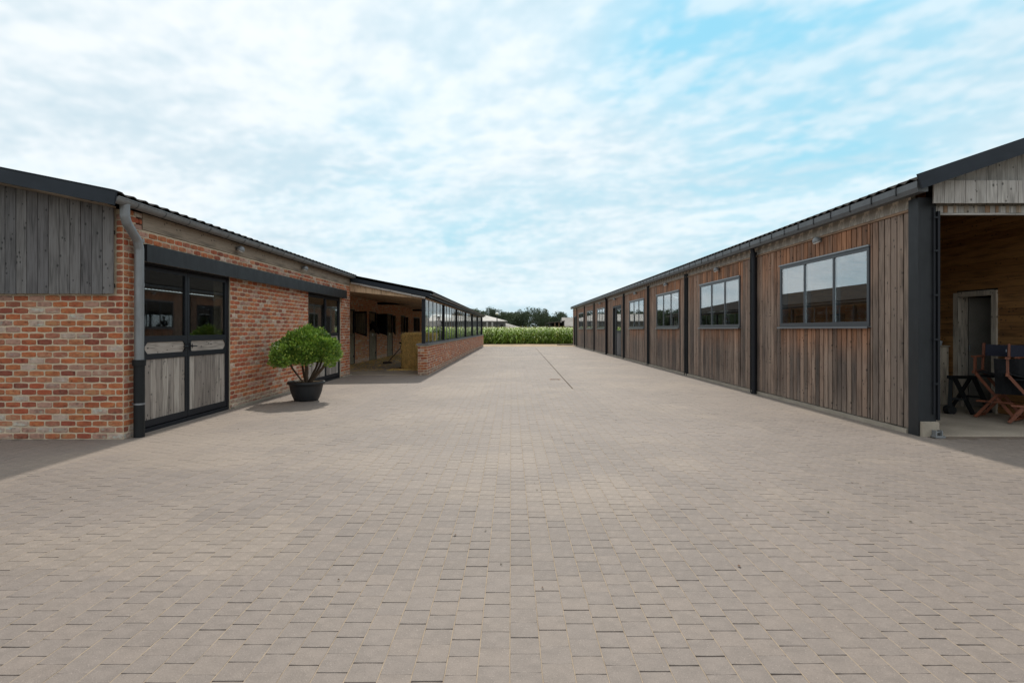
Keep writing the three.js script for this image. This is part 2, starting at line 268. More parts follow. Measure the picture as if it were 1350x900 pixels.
// bricks of a wall (last argument puts extra brightness into the brick colours): start (x, D) of the run, unit direction (dx, dD), outward normal (nx, nD), length, height, openings [u0, u1, y0, y1]
function bricks(parent, start, dir, nrm, len, hgt, holes, single, seed, y0 = 0, lift = 1) {
  const r = rng(seed), ry = Math.atan2(nrm[0], -nrm[1]), b = off.get(parent), rest = [], rows = Math.floor((hgt - y0) / BH + 0.2);
  for (let row = 0; row < rows; row++) for (let k = -1; k * BW < len; k++) {
    let u0 = k * BW + (row % 2 ? BW / 2 : 0), u1 = u0 + BW; u0 = Math.max(u0, 0); u1 = Math.min(u1, len);
    const y = y0 + (row + 0.5) * BH; let parts = [[u0, u1]];
    for (const [a, c, e, f] of holes) if (y + BH * 0.3 > e && y - BH * 0.3 < f) parts = parts.flatMap(([p, q]) => (q <= a || p >= c ? [[p, q]] : [[p, Math.min(q, a)], [Math.max(p, c), q]].filter(([p, q]) => q - p > 0.001)));
    for (const [p, q] of parts) {
      if (q - p < 0.03) continue;
      const uc = (p + q) / 2, sx = (q - p) / BW, depth = -0.044 + (r() - 0.5) * 0.005, X = start[0] + dir[0] * uc + nrm[0] * depth, D = start[1] + dir[1] * uc + nrm[1] * depth;
      const big = Math.abs(sx - 1) < 0.3, ti = row < 2 && r() < 0.5 ? 8 + 4 * Math.floor(r() * 2) : Math.floor(r() * TONES.length), gi = Math.floor(r() * 10), jy = (r() - 0.5) * 0.005, rz = (r() - 0.5) * 0.012, flip = r() < 0.5 ? Math.PI : 0;
      if (single(X, D, y)) { const o = placed('brick', big ? brickGeos[gi] : halfGeos[gi % 3], brickMats[ti], parent, [X, y + jy, -D], ry, [big ? sx : sx * 2, 1, 1]); o.rotation.z = rz + flip; }
      else { const c = col(TONES[ti]), v = (0.85 + r() * 0.4) * lift; c.lerp(col([0.45, 0.15, 0.07]), 0.2); if (lift > 2) c.lerp(col([0.36, 0.19, 0.085]), 0.3); if (row < 2) c.lerp(col([0.34, 0.25, 0.19]), 0.25 + r() * 0.5); c.multiplyScalar(v); c.setRGB(Math.min(c.r, 0.85), Math.min(c.g, 0.6), Math.min(c.b, 0.45)); rest.push([mtx(X - b.x, y + jy - b.y, -D - b.z, ry, [sx, 1, 1], 0, rz + flip), c]); }
    }
  }
  return rest;
}

// ---------------------------------------------------------------- ground and paving
structure('ground', (() => { const g = new THREE.PlaneGeometry(1600, 1600, 1, 1).toNonIndexed(); g.rotateX(-Math.PI / 2); g.translate(0, -0.03, -300); return uvM(g); })(), mat([0.17, 0.15, 0.09], 1, { map: rep(T.dirt, 0.13) }));
const yard = structure('courtyard_paving', bx(-8.5, 8.5, -0.1, -0.0065, -3, 48.2), mat([0.21, 0.165, 0.13], 1, { map: rep(T.dirt, 1.3) }));
const PW = 0.137;
{
  const r = rng(11), geos = Array.from({ length: 8 }, (_, i) => { const g = block(PW - 0.0045, PW - 0.0052, 0.05, 0.0014, 0.0012, 500 + i, 3, 3); g.rotateX(-Math.PI / 2); g.translate(0, -0.05, 0); return g; });
  const bedTones = [[0.298, 0.246, 0.216], [0.289, 0.240, 0.213], [0.310, 0.254, 0.221], [0.296, 0.246, 0.218], [0.302, 0.249, 0.217], [0.293, 0.243, 0.215]];
  const mats = bedTones.map((c, i) => mat(c, 0.74, { map: (() => { const t = rep(T.paver, 2.6); t.offset.set(i * 0.37, i * 0.23); t.needsUpdate = true; return t; })(), bumpMap: rep(T.rough, 3), bumpScale: 0.0015 }));
  const instMat = mat([1, 1, 1], 0.74, { map: rep(T.paver, 2.6), bumpMap: rep(T.rough, 3), bumpScale: 0.0015 });
  const sandC = col([0.40, 0.325, 0.265]), list = [], near = [], nCol = Math.round(17 / PW), nRow = Math.round(51 / PW);
  for (let c = 0; c < nCol; c++) {
    const x = -8.5 + (c + 0.5) * PW, shift = (c % 2 ? 0.5 : 0) * PW + (r() - 0.5) * 0.03;
    for (let k = 0; k < nRow; k++) {
      const D = -2.6 + k * PW + shift; if (D > 48) continue;
      if (Math.abs(x) > 5.6 && D > 7.5) continue;
      if (D > 17.9 && x < -2.65) continue;
      // the apron by the stables and the far right-hand strip are tighter and full of sand
      const sandy = (x < -2.85 && D > 5.9) || (x > 1.75 && D > 9.3) ? 1 : 0, drift = fbm(x * 0.5 + 30, D * 0.5 + 11, 3, 256, 256, 6);
      const drop = (r() - 0.5) * 0.0022, tone = bedTones[Math.floor(r() * 6)];
      const v = lerp(0.93 + r() * 0.12, 1.0 + r() * 0.05, Math.max(sandy, smooth(0.5, 0.7, drift) * 0.7)) * lerp(0.91, 1.09, drift) * lerp(0.94, 1.06, fbm(x * 2.1 + 10, D * 1.6 + 50, 3, 256, 256, 17));
      const s = sandy ? [1.012, 1, 1.035] : [1.012, 1, r() < lerp(0.36, 0.85, smooth(5, 13, D)) ? 1.05 : lerp(0.988, 1.02, r())];
      const p = { x, D, drop, tone, v, s, ti: bedTones.indexOf(tone), gi: Math.floor(r() * 8), sand: 0.45 * smooth(0.48, 0.72, fbm(x * 1.1 + 60, D * 0.8 + 70, 4, 256, 256, 12)) + sandy * 0.15, ry: (r() - 0.5) * 0.016, tx: (r() - 0.5) * 0.010, tz: (r() - 0.5) * 0.008 };
      const px = 674 + 750 * x / Math.max(D, 0.01), inView = D > 2.2 && px > -10 && px < 1360;
      (inView ? near : list).push(p);
    }
  }
  near.sort((a, b) => a.D - b.D);
  near.forEach((p, i) => {
    if (i < 300) { const o = placed('paver', geos[p.gi], mats[p.ti], yard, [p.x, p.drop, -p.D], p.ry, p.s); o.rotation.x = p.tx; o.rotation.z = p.tz; } else list.push(p);
  });
  instanced('paver_field', geos[0], instMat, list.map((p) => [mtx(p.x, p.drop, -p.D, p.ry + (p.gi % 2) * Math.PI, p.s, p.tx, p.tz), col(p.tone).lerp(sandC, p.sand).multiplyScalar(p.v)]), yard);
  const strips = []; for (let c = 0; c <= nCol; c++) { const x = -8.5 + c * PW; if (Math.abs(x) > 5.6) continue; strips.push(bx(x - 0.0026, x + 0.0026, -0.008, -0.0014, -2.6, 48)); }
  const js = part('joint_sand', strips, mat([0.36, 0.285, 0.215], 1, { map: rep(T.mortar, 2) }), yard); js.userData = { kind: 'stuff' };
}
structure('porch_floor', bx(-6.6, -2.6, -0.08, 0.002, 18.0, 49), M.porchFloor);
structure('barn_floor', bx(5.62, 17, -0.08, 0.022, 7.72, 51), M.roomFloor);
structure('sand_track', (() => { const g = new THREE.PlaneGeometry(160, 9, 200, 14).toNonIndexed(); g.rotateX(-Math.PI / 2); const p = g.attributes.position; for (let i = 0; i < p.count; i++) p.setY(i, (fbm(p.getX(i) * 0.6 + 90, p.getZ(i) * 0.9 + 40, 3) - 0.5) * 0.09 - 0.012); g.translate(0, 0, -52.4); g.computeVertexNormals(); return uvM(g); })(), mat([0.47, 0.35, 0.23], 1, { map: rep(T.dirt, 0.3) }));
structure('kerb_strip', [bx(6.2, 9.5, -0.02, 0.13, 50.9, 51.05), bx(4.2, 6.2, -0.02, 0.1, 52.0, 52.2)], M.concrete);

// ---------------------------------------------------------------- the brick stable on the left
const XL = -5.12, XS = -6.6;
const rt = Math.tan(0.2014);
const stable = thing('brick_stable', 'long low brick stable with glazed black doors and grey plank gable beside the courtyard', 'stable', [XL, 0, -7.5]);
{
  const roofY = (x) => 3.02 + 0.2 * (XL - x);
  const sh = new THREE.Shape([new THREE.Vector2(-15, 0), new THREE.Vector2(XL, 0), new THREE.Vector2(XL, 3.02), new THREE.Vector2(-10, roofY(-10)), new THREE.Vector2(-15, 3.02)]);
  const gab = (d0) => { const g = new THREE.ExtrudeGeometry(sh, { depth: 0.25, bevelEnabled: false }); g.translate(0, 0, -d0 - 0.25); return uvM(g); };
  const x0 = XL - 0.3;
  const walls = [gab(7.5),
    bx(x0, XL, 0, 2.83, 7.75, 7.87), bx(x0, XL, 2.4, 2.83, 7.87, 10.35), bx(x0, XL, 0, 2.83, 10.35, 14.33), bx(x0, XL, 2.4, 2.83, 14.33, 17.04), bx(x0, XL, 0, 2.83, 17.04, 18.03),
    bx(XS, x0, 0, 3.1, 17.78, 18.03), bx(-15.1, -15, 0, 3.1, 7.75, 42.3), bx(-15, XS, 0, 3.3, 42.05, 42.3)];
  part('wall', walls, M.mortar, stable);
  // brickwork of the gable, the corner column and the wall along the yard
  const near = (X, D, y) => D < 7.6 && X > -6.95;
  const holesSide = [[7.87 - 7.5, 10.35 - 7.5, 0, 2.4], [14.33 - 7.5, 17.04 - 7.5, 0, 2.4]];
  let rest = bricks(stable, [XL + 0.002, 7.5], [-1, 0], [0, -1], 4.5, 3.02, [[0.1, 4.5, 1.94, 3.1]], near, 21);
  rest = rest.concat(bricks(stable, [XL, 7.5], [0, 1], [1, 0], 10.53, 3.05, [...holesSide, [0.38, 10.53, 2.83, 3.2]], (X, D, y) => D < 7.87, 22, 0, 1.15));
  rest = rest.concat(bricks(stable, [XL, 18.03], [-1, 0], [0, 1], 1.48, 3.0, [], () => false, 23));
  // stable front under the porch
  const doors = [[22.55, 23.95], [26.4, 27.8], [30.2, 31.6], [34.0, 35.4], [38.4, 40.9]];
  const H = doors.map(([a, b], i) => [a - 18.03, b - 18.03, i === 4 ? 1.3 : 0, 2.28]);
  rest = rest.concat(bricks(stable, [XS, 18.03], [0, 1], [1, 0], 24.2, 3.25, H, () => false, 24, 0, 2.05));  // porch bricks coloured much paler, to make up for the shade under the roof
  const back = []; let d = 18.03;
  for (const [i, [a, b]] of doors.entries()) { back.push(bx(XS - 0.3, XS, 0, 3.25, d, a)); back.push(bx(XS - 0.3, XS, 2.28, 3.25, a, b)); if (i === 4) back.push(bx(XS - 0.3, XS, 0, 1.3, a, b)); d = b; }
  back.push(bx(XS - 0.3, XS, 0, 3.25, d, 42.3)); part('porch_wall', back, mat([0.74, 0.56, 0.38], 0.95, { map: rep(T.mortar, 1.1) }), stable);  // mortar here also lightened in its colour against the porch shade
  instanced('brickwork', brickGeos[0], M.brickInst, rest, stable);
  // grey planks over the gable
  const r = rng(31);
  for (let i = 0; i < 30; i++) {
    const w = 0.141, x = -5.205 - (i + 0.5) * w, top = roofY(x) + 0.02, h = top - 1.915, g = bx(x - w / 2 + 0.0042, x + w / 2 - 0.0042, 1.915 + (r() - 0.5) * 0.006, top, 7.425 + r() * 0.004, 7.452);
    part('plank', g, M.greyPlanks[Math.floor(r() * 5)], stable);
  }
  part('backing', (() => { const g = new THREE.ExtrudeGeometry(new THREE.Shape([new THREE.Vector2(-9.4, 1.93), new THREE.Vector2(-5.215, 1.93), new THREE.Vector2(-5.215, roofY(-5.215)), new THREE.Vector2(-9.4, roofY(-9.4))]), { depth: 0.004, bevelEnabled: false }); g.translate(0, 0, -7.458); return uvM(g); })(), M.dark, stable);
  part('batten', [bx(-9.4, -5.22, 2.0, 2.05, 7.46, 7.494), bx(-9.4, -5.22, 2.7, 2.75, 7.46, 7.494)], M.dark, stable);
  // roof, verge, eaves
  const yE = 3.155, s = 0.2;
  part('roof', [corrugated(-4.9, yE, -10, yE + s * 5.1, 7.14, 18.0, 0.24, 0.016), corrugated(-15.2, yE, -10, yE + s * 5.1, 7.14, 18.0, 0.24, 0.016)], M.roof, stable);
  part('verge_board', [bar([-4.945, yE - 0.07, 7.10], [-10, yE - 0.07 + s * 5.06, 7.10], 0.03, 0.17, [0, 0, 1]), bar([-10, yE - 0.07 + s * 5.06, 7.10], [-15.1, yE - 0.07, 7.10], 0.03, 0.17, [0, 0, 1]), bar([-4.95, yE + 0.03, 7.16], [-10, yE + 0.03 + s * 5.05, 7.16], 0.16, 0.012, [0, 0, 1])], M.verge, stable);
  part('soffit', [bar([-5.16, yE - 0.115, 7.27], [-10, yE - 0.115 + s * 4.84, 7.27], 0.3, 0.02, [0, 0, 1])], M.beam, stable);
  part('wall_plate', bx(XL - 0.12, XL + 0.012, 2.835, 3.06, 7.88, 18.03, 'z'), M.beam, stable);
  // zinc gutter with its joints
  const half = (x, y, rr, d0, d1, t = 0.004) => { const pts = [], n = 12; for (let i = 0; i <= n; i++) { const a = Math.PI * (1 + i / n); pts.push(new THREE.Vector2(Math.cos(a) * rr, Math.sin(a) * rr)); } for (let i = n; i >= 0; i--) { const a = Math.PI * (1 + i / n); pts.push(new THREE.Vector2(Math.cos(a) * (rr - t), Math.sin(a) * (rr - t))); } const g = new THREE.ExtrudeGeometry(new THREE.Shape(pts), { depth: d1 - d0, bevelEnabled: false }); g.translate(x, y, -d1); return uvM(g); };
  const GX = -4.99, GY = 3.115;
  const gut = part('gutter', [half(GX, GY, 0.075, 7.12, 18.0), (() => { const g = new THREE.CylinderGeometry(0.075, 0.075, 0.005, 20, 1, false, Math.PI / 2, Math.PI).toNonIndexed(); g.rotateX(Math.PI / 2); g.rotateZ(Math.PI); g.translate(GX, GY, -7.12); return uvM(g); })(), rod([GX + 0.075, GY, 7.12], [GX + 0.075, GY, 18.0], 0.009)], M.zinc, stable);
  for (let k = 0; k < 18; k++) part('bracket', half(GX, GY, 0.081, 7.5 + k * 0.6, 7.516 + k * 0.6, 0.005), M.gutterGrey, gut);
  const pipe = sub('downpipe', stable), PX = -5.015, PD = 7.66;
  part('pipe', [tube([[GX, GY - 0.05, 7.34], [GX, GY - 0.2, 7.34], [GX, GY - 0.29, 7.38], [PX, GY - 0.47, 7.62], [PX, GY - 0.58, PD], [PX, 2.2, PD], [PX, 1.0, PD]], 0.058, 14, 60)], M.zinc, pipe);
  for (const y of [2.62, 2.03]) part('pipe_collar', rod([PX, y, PD], [PX, y + 0.045, PD], 0.062, 0.062, 14), M.zinc, pipe);
  part('lower_pipe', [rod([PX, 0, PD], [PX, 1.0, PD], 0.067, 0.067, 16), rod([PX, 0.96, PD], [PX, 1.04, PD], 0.08, 0.083, 16)], M.castIron, pipe);
  part('clamp', [rod([PX, 0.435, PD], [PX, 0.46, PD], 0.071, 0.071, 16), bx(PX - 0.09, PX, 0.436, 0.459, PD - 0.01, PD + 0.01)], M.alu, pipe);
  // cover of the sliding door rail
  part('rail_cover', [bx(XL, XL + 0.15, 2.585, 2.615, 7.76, 17.2), bx(XL + 0.125, XL + 0.15, 2.375, 2.585, 7.76, 17.2), bx(XL, XL + 0.125, 2.38, 2.584, 7.76, 7.775), bx(XL, XL + 0.125, 2.38, 2.584, 17.185, 17.2)], M.steel, stable);
  // glazed double doors
  const door = (a, b, c) => {
    const dr = sub('double_door', stable), X = XL - 0.03, t = 0.05, f = 0.055;
    part('frame', [bx(X - t, X + 0.01, 0, 2.42, a, a + f), bx(X - t, X + 0.01, 0, 2.42, b - f, b), bx(X - t, X + 0.01, 2.36, 2.42, a + f, b - f), bx(X - t, X + 0.02, 0.0, 0.055, a + f, b - f)], M.black, dr);
    const q = rng(Math.round(a * 100));
    for (const [p0, p1, side] of [[a + f + 0.004, c - 0.004, 1], [c + 0.004, b - f - 0.004, 0]]) {
      const st = 0.055, i0 = p0 + st, i1 = p1 - st;
      part('leaf_frame', [bx(X - t, X, 0.07, 2.35, p0, i0), bx(X - t, X, 0.07, 2.35, i1, p1), bx(X - t, X, 2.29, 2.35, i0, i1), bx(X - t, X, 1.265, 1.355, i0, i1), bx(X - t, X, 1.02, 1.10, i0, i1), bx(X - t, X, 0.07, 0.165, i0, i1), ...[[i0, 1.10, 1, 1], [i1, 1.10, -1, 1], [i0, 1.265, 1, -1], [i1, 1.265, -1, -1]].map(([d0, y0, sx, sy]) => { const g = new THREE.ExtrudeGeometry(new THREE.Shape([new THREE.Vector2(0, 0), new THREE.Vector2(0.06 * sx, 0), new THREE.Vector2(0, 0.06 * sy)]), { depth: 0.03, bevelEnabled: false }); g.rotateY(Math.PI / 2); g.translate(X - 0.028, y0, -d0); return uvM(g); })], M.black, dr);
      part('pane', bx(X - 0.03, X - 0.022, 1.355, 2.29, i0, i1), M.doorGlass, dr);
      part('plank', bx(X - 0.035, X - 0.012, 1.10, 1.265, i0, i1, 'z'), M.doorPlanks[0], dr);
      const n = 7; for (let k = 0; k < n; k++) { const w = (i1 - i0) / n; part('plank', bx(X - 0.04, X - 0.014 + q() * 0.004, 0.165, 1.02, i0 + k * w + 0.003, i0 + (k + 1) * w - 0.003), M.doorPlanks[Math.floor(q() * 4)], dr); }
      const hd = side ? i1 - 0.005 : i0 + 0.005, sg = side ? -1 : 1;
      part('handle', [bx(X, X + 0.012, 1.13, 1.235, hd - 0.02, hd + 0.02), rod([X, 1.185, hd], [X + 0.05, 1.185, hd], 0.009), rod([X + 0.05, 1.185, hd], [X + 0.05, 1.18, hd + sg * 0.12], 0.009), rod([X + 0.03, 1.15, hd + sg * 0.02], [X + 0.03, 1.22, hd + sg * 0.02], 0.006)], M.black, dr);
    }
  };
  door(7.87, 10.35, 9.04); door(14.33, 17.04, 15.78);
  part('plinth_strip', [bx(XL + 0.004, XL + 0.07, -0.01, 0.035, 10.37, 14.31), bx(XL + 0.004, XL + 0.07, -0.01, 0.035, 17.05, 18.03)], M.concrete, stable);
  // lamps under the eaves
  for (const D of [10.55, 13.85]) { const l = sub('wall_lamp', stable); part('lamp_hood', [(() => { const g = new THREE.SphereGeometry(0.075, 14, 8, 0, 7, 0, 1.7).toNonIndexed(); g.rotateZ(-0.5); g.translate(XL + 0.09, 2.925, -D); return uvM(g); })(), rod([XL, 2.93, D], [XL + 0.06, 2.93, D], 0.022)], M.zinc, l); part('lens', (() => { const g = new THREE.CylinderGeometry(0.066, 0.06, 0.02, 14).toNonIndexed(); g.rotateZ(-0.5); g.translate(XL + 0.09, 2.91, -D); return uvM(g); })(), M.lampGlass, l); }
  // the box doors under the porch: lower plank leaf, dark opening, upper leaf swung outwards
  const XB = XS - 0.02;
  for (const [i, [a, b]] of doors.entries()) {
    const dr = sub(i === 4 ? 'window' : 'box_door', stable), y0 = i === 4 ? 1.3 : 0;
    part('frame', [bx(XS - 0.06, XS + 0.012, y0, 2.28, a, a + 0.05), bx(XS - 0.06, XS + 0.012, y0, 2.28, b - 0.05, b), bx(XS - 0.06, XS + 0.012, 2.22, 2.28, a + 0.05, b - 0.05)], M.black, dr);
    if (i === 4) { for (let k = 1; k < 5; k++) part('bar', rod([XS - 0.03, 1.3, lerp(a, b, k / 5)], [XS - 0.03, 2.22, lerp(a, b, k / 5)], 0.02), M.black, dr); continue; }
    for (let k = 0; k < 6; k++) { const w = (b - a - 0.12) / 6; part('plank', bx(XB - 0.04, XB + 0.004 * (k % 2), 0.08, 1.1, a + 0.06 + k * w + 0.002, a + 0.06 + (k + 1) * w - 0.002), M.stableDoor, dr); }
    part('rail', [bx(XB - 0.04, XB + 0.016, 1.102, 1.28, a + 0.06, b - 0.06, 'z'), bx(XB - 0.04, XB + 0.012, 0.02, 0.078, a + 0.06, b - 0.06, 'z')], M.stableDoor, dr);
    part('bolt', bx(XB, XB + 0.05, 0.28, 0.36, b - 0.16, b - 0.05), M.black, dr);
    if (i === 1 || i === 2) part('name_plate', bx(XB + 0.017, XB + 0.022, 1.14, 1.25, a + 0.58, a + 0.8), M.lampGlass, dr);
    // upper leaf, hinged at the far post and open towards the aisle
    const ang = [0.95, 0.95, 0.4, 0.4][i], wl = [0.72, 0.72, 0.6, 0.6][i], A = (t, y, o = 0) => [XS + 0.03 + Math.sin(ang) * t * wl + Math.cos(ang) * o, y, b - 0.05 - Math.cos(ang) * t * wl + Math.sin(ang) * o];
    const quad = (t0, t1, ya, yb, yc, yd) => { const g = new THREE.BufferGeometry(), v = (p) => [p[0], p[1], -p[2]], f = [A(t0, ya), A(t1, yb), A(t1, yc), A(t0, yd)].map(v), k = [A(t0, ya, 0.03), A(t1, yb, 0.03), A(t1, yc, 0.03), A(t0, yd, 0.03)].map(v), P = []; const q4 = (p, q, s, t) => P.push(...p, ...q, ...s, ...p, ...s, ...t); q4(...f); q4(k[3], k[2], k[1], k[0]); for (let j = 0; j < 4; j++) q4(f[j], k[j], k[(j + 1) % 4], f[(j + 1) % 4]); g.setAttribute('position', new THREE.Float32BufferAttribute(P, 3)); g.computeVertexNormals(); return uvM(g); };
    part('upper_leaf', [quad(0, 0.08, 1.32, 1.30, 2.22, 2.22), quad(0.92, 1, 1.16, 1.15, 2.2, 2.2), quad(0.08, 0.92, 2.12, 2.12, 2.2, 2.2), quad(0.08, 0.92, 1.3, 1.17, 1.27, 1.4), ...[0.2, 0.32, 0.44, 0.56, 0.68, 0.8].map((t) => quad(t, t + 0.03, 1.35, 1.3, 2.13, 2.13))], M.black, dr);
    part('mesh_panel', quad(0.09, 0.91, 1.33, 1.22, 2.14, 2.14), i !== 1 ? M.stableDoor : M.dark, dr);
  }
  // porch roof: sheets, boarded ceiling, cross beams, front verge
  const skew = (g) => { g.translate(2.66, 0, 18); g.rotateY(-0.0084); g.translate(-2.66, 0, -18); return g; };
  part('porch_roof', [skew(corrugated(-2.5, 2.645, -10, 2.645 + s * 7.5, 17.92, 49.1, 0.24, 0.016)), skew(corrugated(-15.2, 3.155, -10, 2.645 + s * 7.5, 17.92, 49.1, 0.24, 0.016))], M.roof, stable);
  part('front_infill', (() => { const g = new THREE.ExtrudeGeometry(new THREE.Shape([new THREE.Vector2(-2.75, 2.45), new THREE.Vector2(-5.1, 2.935), new THREE.Vector2(-6.6, 3.2), new THREE.Vector2(-6.6, 2.80), new THREE.Vector2(-2.75, 2.41)]), { depth: 0.06, bevelEnabled: false }); g.translate(0, 0, -18.06); return uvM(g); })(), M.ceiling[0], stable);
  for (let k = 0; k < 24; k++) { const s = 0.1, xa = -2.72 - k * 0.162, xb = xa - 0.158, ya = 2.44 + s * 0.162 * k; const g = bar([(xa + xb) / 2, ya + s * 0.08, 18.02], [(xa + xb) / 2 + 0.2, ya + s * 0.08, 48.9], 0.16, 0.02, [0.0995, 0.995, 0]); part('ceiling_plank', g, M.ceiling[k % 3], stable); }
  part('porch_verge', [bar([-5.06, 3.015, 17.93], [-2.56, 2.53, 17.93], 0.04, 0.13, [0, 0, 1])], M.verge, stable);
  part('white_trim', [bar([-5.06, 2.925, 17.95], [-2.72, 2.445, 17.95], 0.05, 0.055, [0, 0, 1])], M.palePlanks[2], stable);
  for (const D of [28, 38]) part('cross_beam', [bx(XS, -3.4, 2.66, 2.79, D, D + 0.12)], M.black, stable);
  part('eave_fascia', skew(bx(-2.66, -2.6, 2.47, 2.585, 17.95, 49.05)), M.verge, stable);
  part('eave_gutter', skew(half(-2.52, 2.59, 0.06, 17.95, 49.05)), M.gutterGrey, stable);
}

// ---------------------------------------------------------------- low brick wall with the glass screen of the porch
{
  const P0 = [-2.66, 18.0], dx = 0.0084, dD = 0.99996, L = 31;
  const scr = thing('glazed_screen', 'low brick wall with stone coping and black-framed glass screen above, along the porch', 'glass screen', [P0[0], 0, -P0[1]]);
  const al = (g) => { g.rotateY(-0.0084); g.translate(P0[0], 0, -P0[1]); return g; };
  part('low_wall', al(bx(-0.3, 0, 0, 0.94, 0, L)), M.mortar, scr);
  let rest = bricks(scr, P0, [dx, dD], [dD, -dx], L, 0.94, [], () => false, 41, 0, 1.08);
  rest = rest.concat(bricks(scr, [P0[0], P0[1]], [-1, 0], [0, -1], 0.3, 0.94, [], () => false, 42));
  rest = rest.concat(bricks(scr, [P0[0] + dx * L - 0.3, P0[1] + L], [1, 0], [0, 1], 0.3, 0.94, [], () => false, 43));
  instanced('brickwork', brickGeos[0], M.brickInst, rest, scr);
  for (let k = 0; k < 31; k++) part('coping_stone', al(bx(-0.34, 0.04, 0.94, 1.0 + (k % 3) * 0.002, k + (k ? 0.004 : -0.04), k + 0.996)), M.bluestone, scr);
  const posts = [0.06, 4.95, 9.95, 14.95, 19.95, 24.95, 29.95, 30.92];
  for (const p of posts) part('post', al(bx(-0.18, -0.07, 1.0, 2.5, p - 0.05, p + 0.06)), M.black, scr);
  part('head_rail', al(bx(-0.16, -0.08, 2.44, 2.5, 0.1, L)), M.black, scr);
  part('sill_rail', al(bx(-0.15, -0.09, 1.002, 1.03, 0.1, L)), M.black, scr);
  for (let i = 0; i < posts.length - 1; i++) {
    const a = posts[i] + 0.06, b = posts[i + 1] - 0.05, n = Math.max(1, Math.round((b - a) / 1.0));
    for (let k = 0; k < n; k++) { const u0 = lerp(a, b, k / n), u1 = lerp(a, b, (k + 1) / n); part('pane', al((() => { const g = new THREE.PlaneGeometry(u1 - u0 - 0.02, 1.41).toNonIndexed(); g.rotateY(Math.PI / 2); g.translate(-0.12, 1.735, -(u0 + u1) / 2); return uvM(g); })()), M.screenGlass, scr); if (k) part('mullion', al(bx(-0.137, -0.104, 1.03, 2.44, u0 - 0.011, u0 + 0.011)), M.alu, scr); }
  }
}

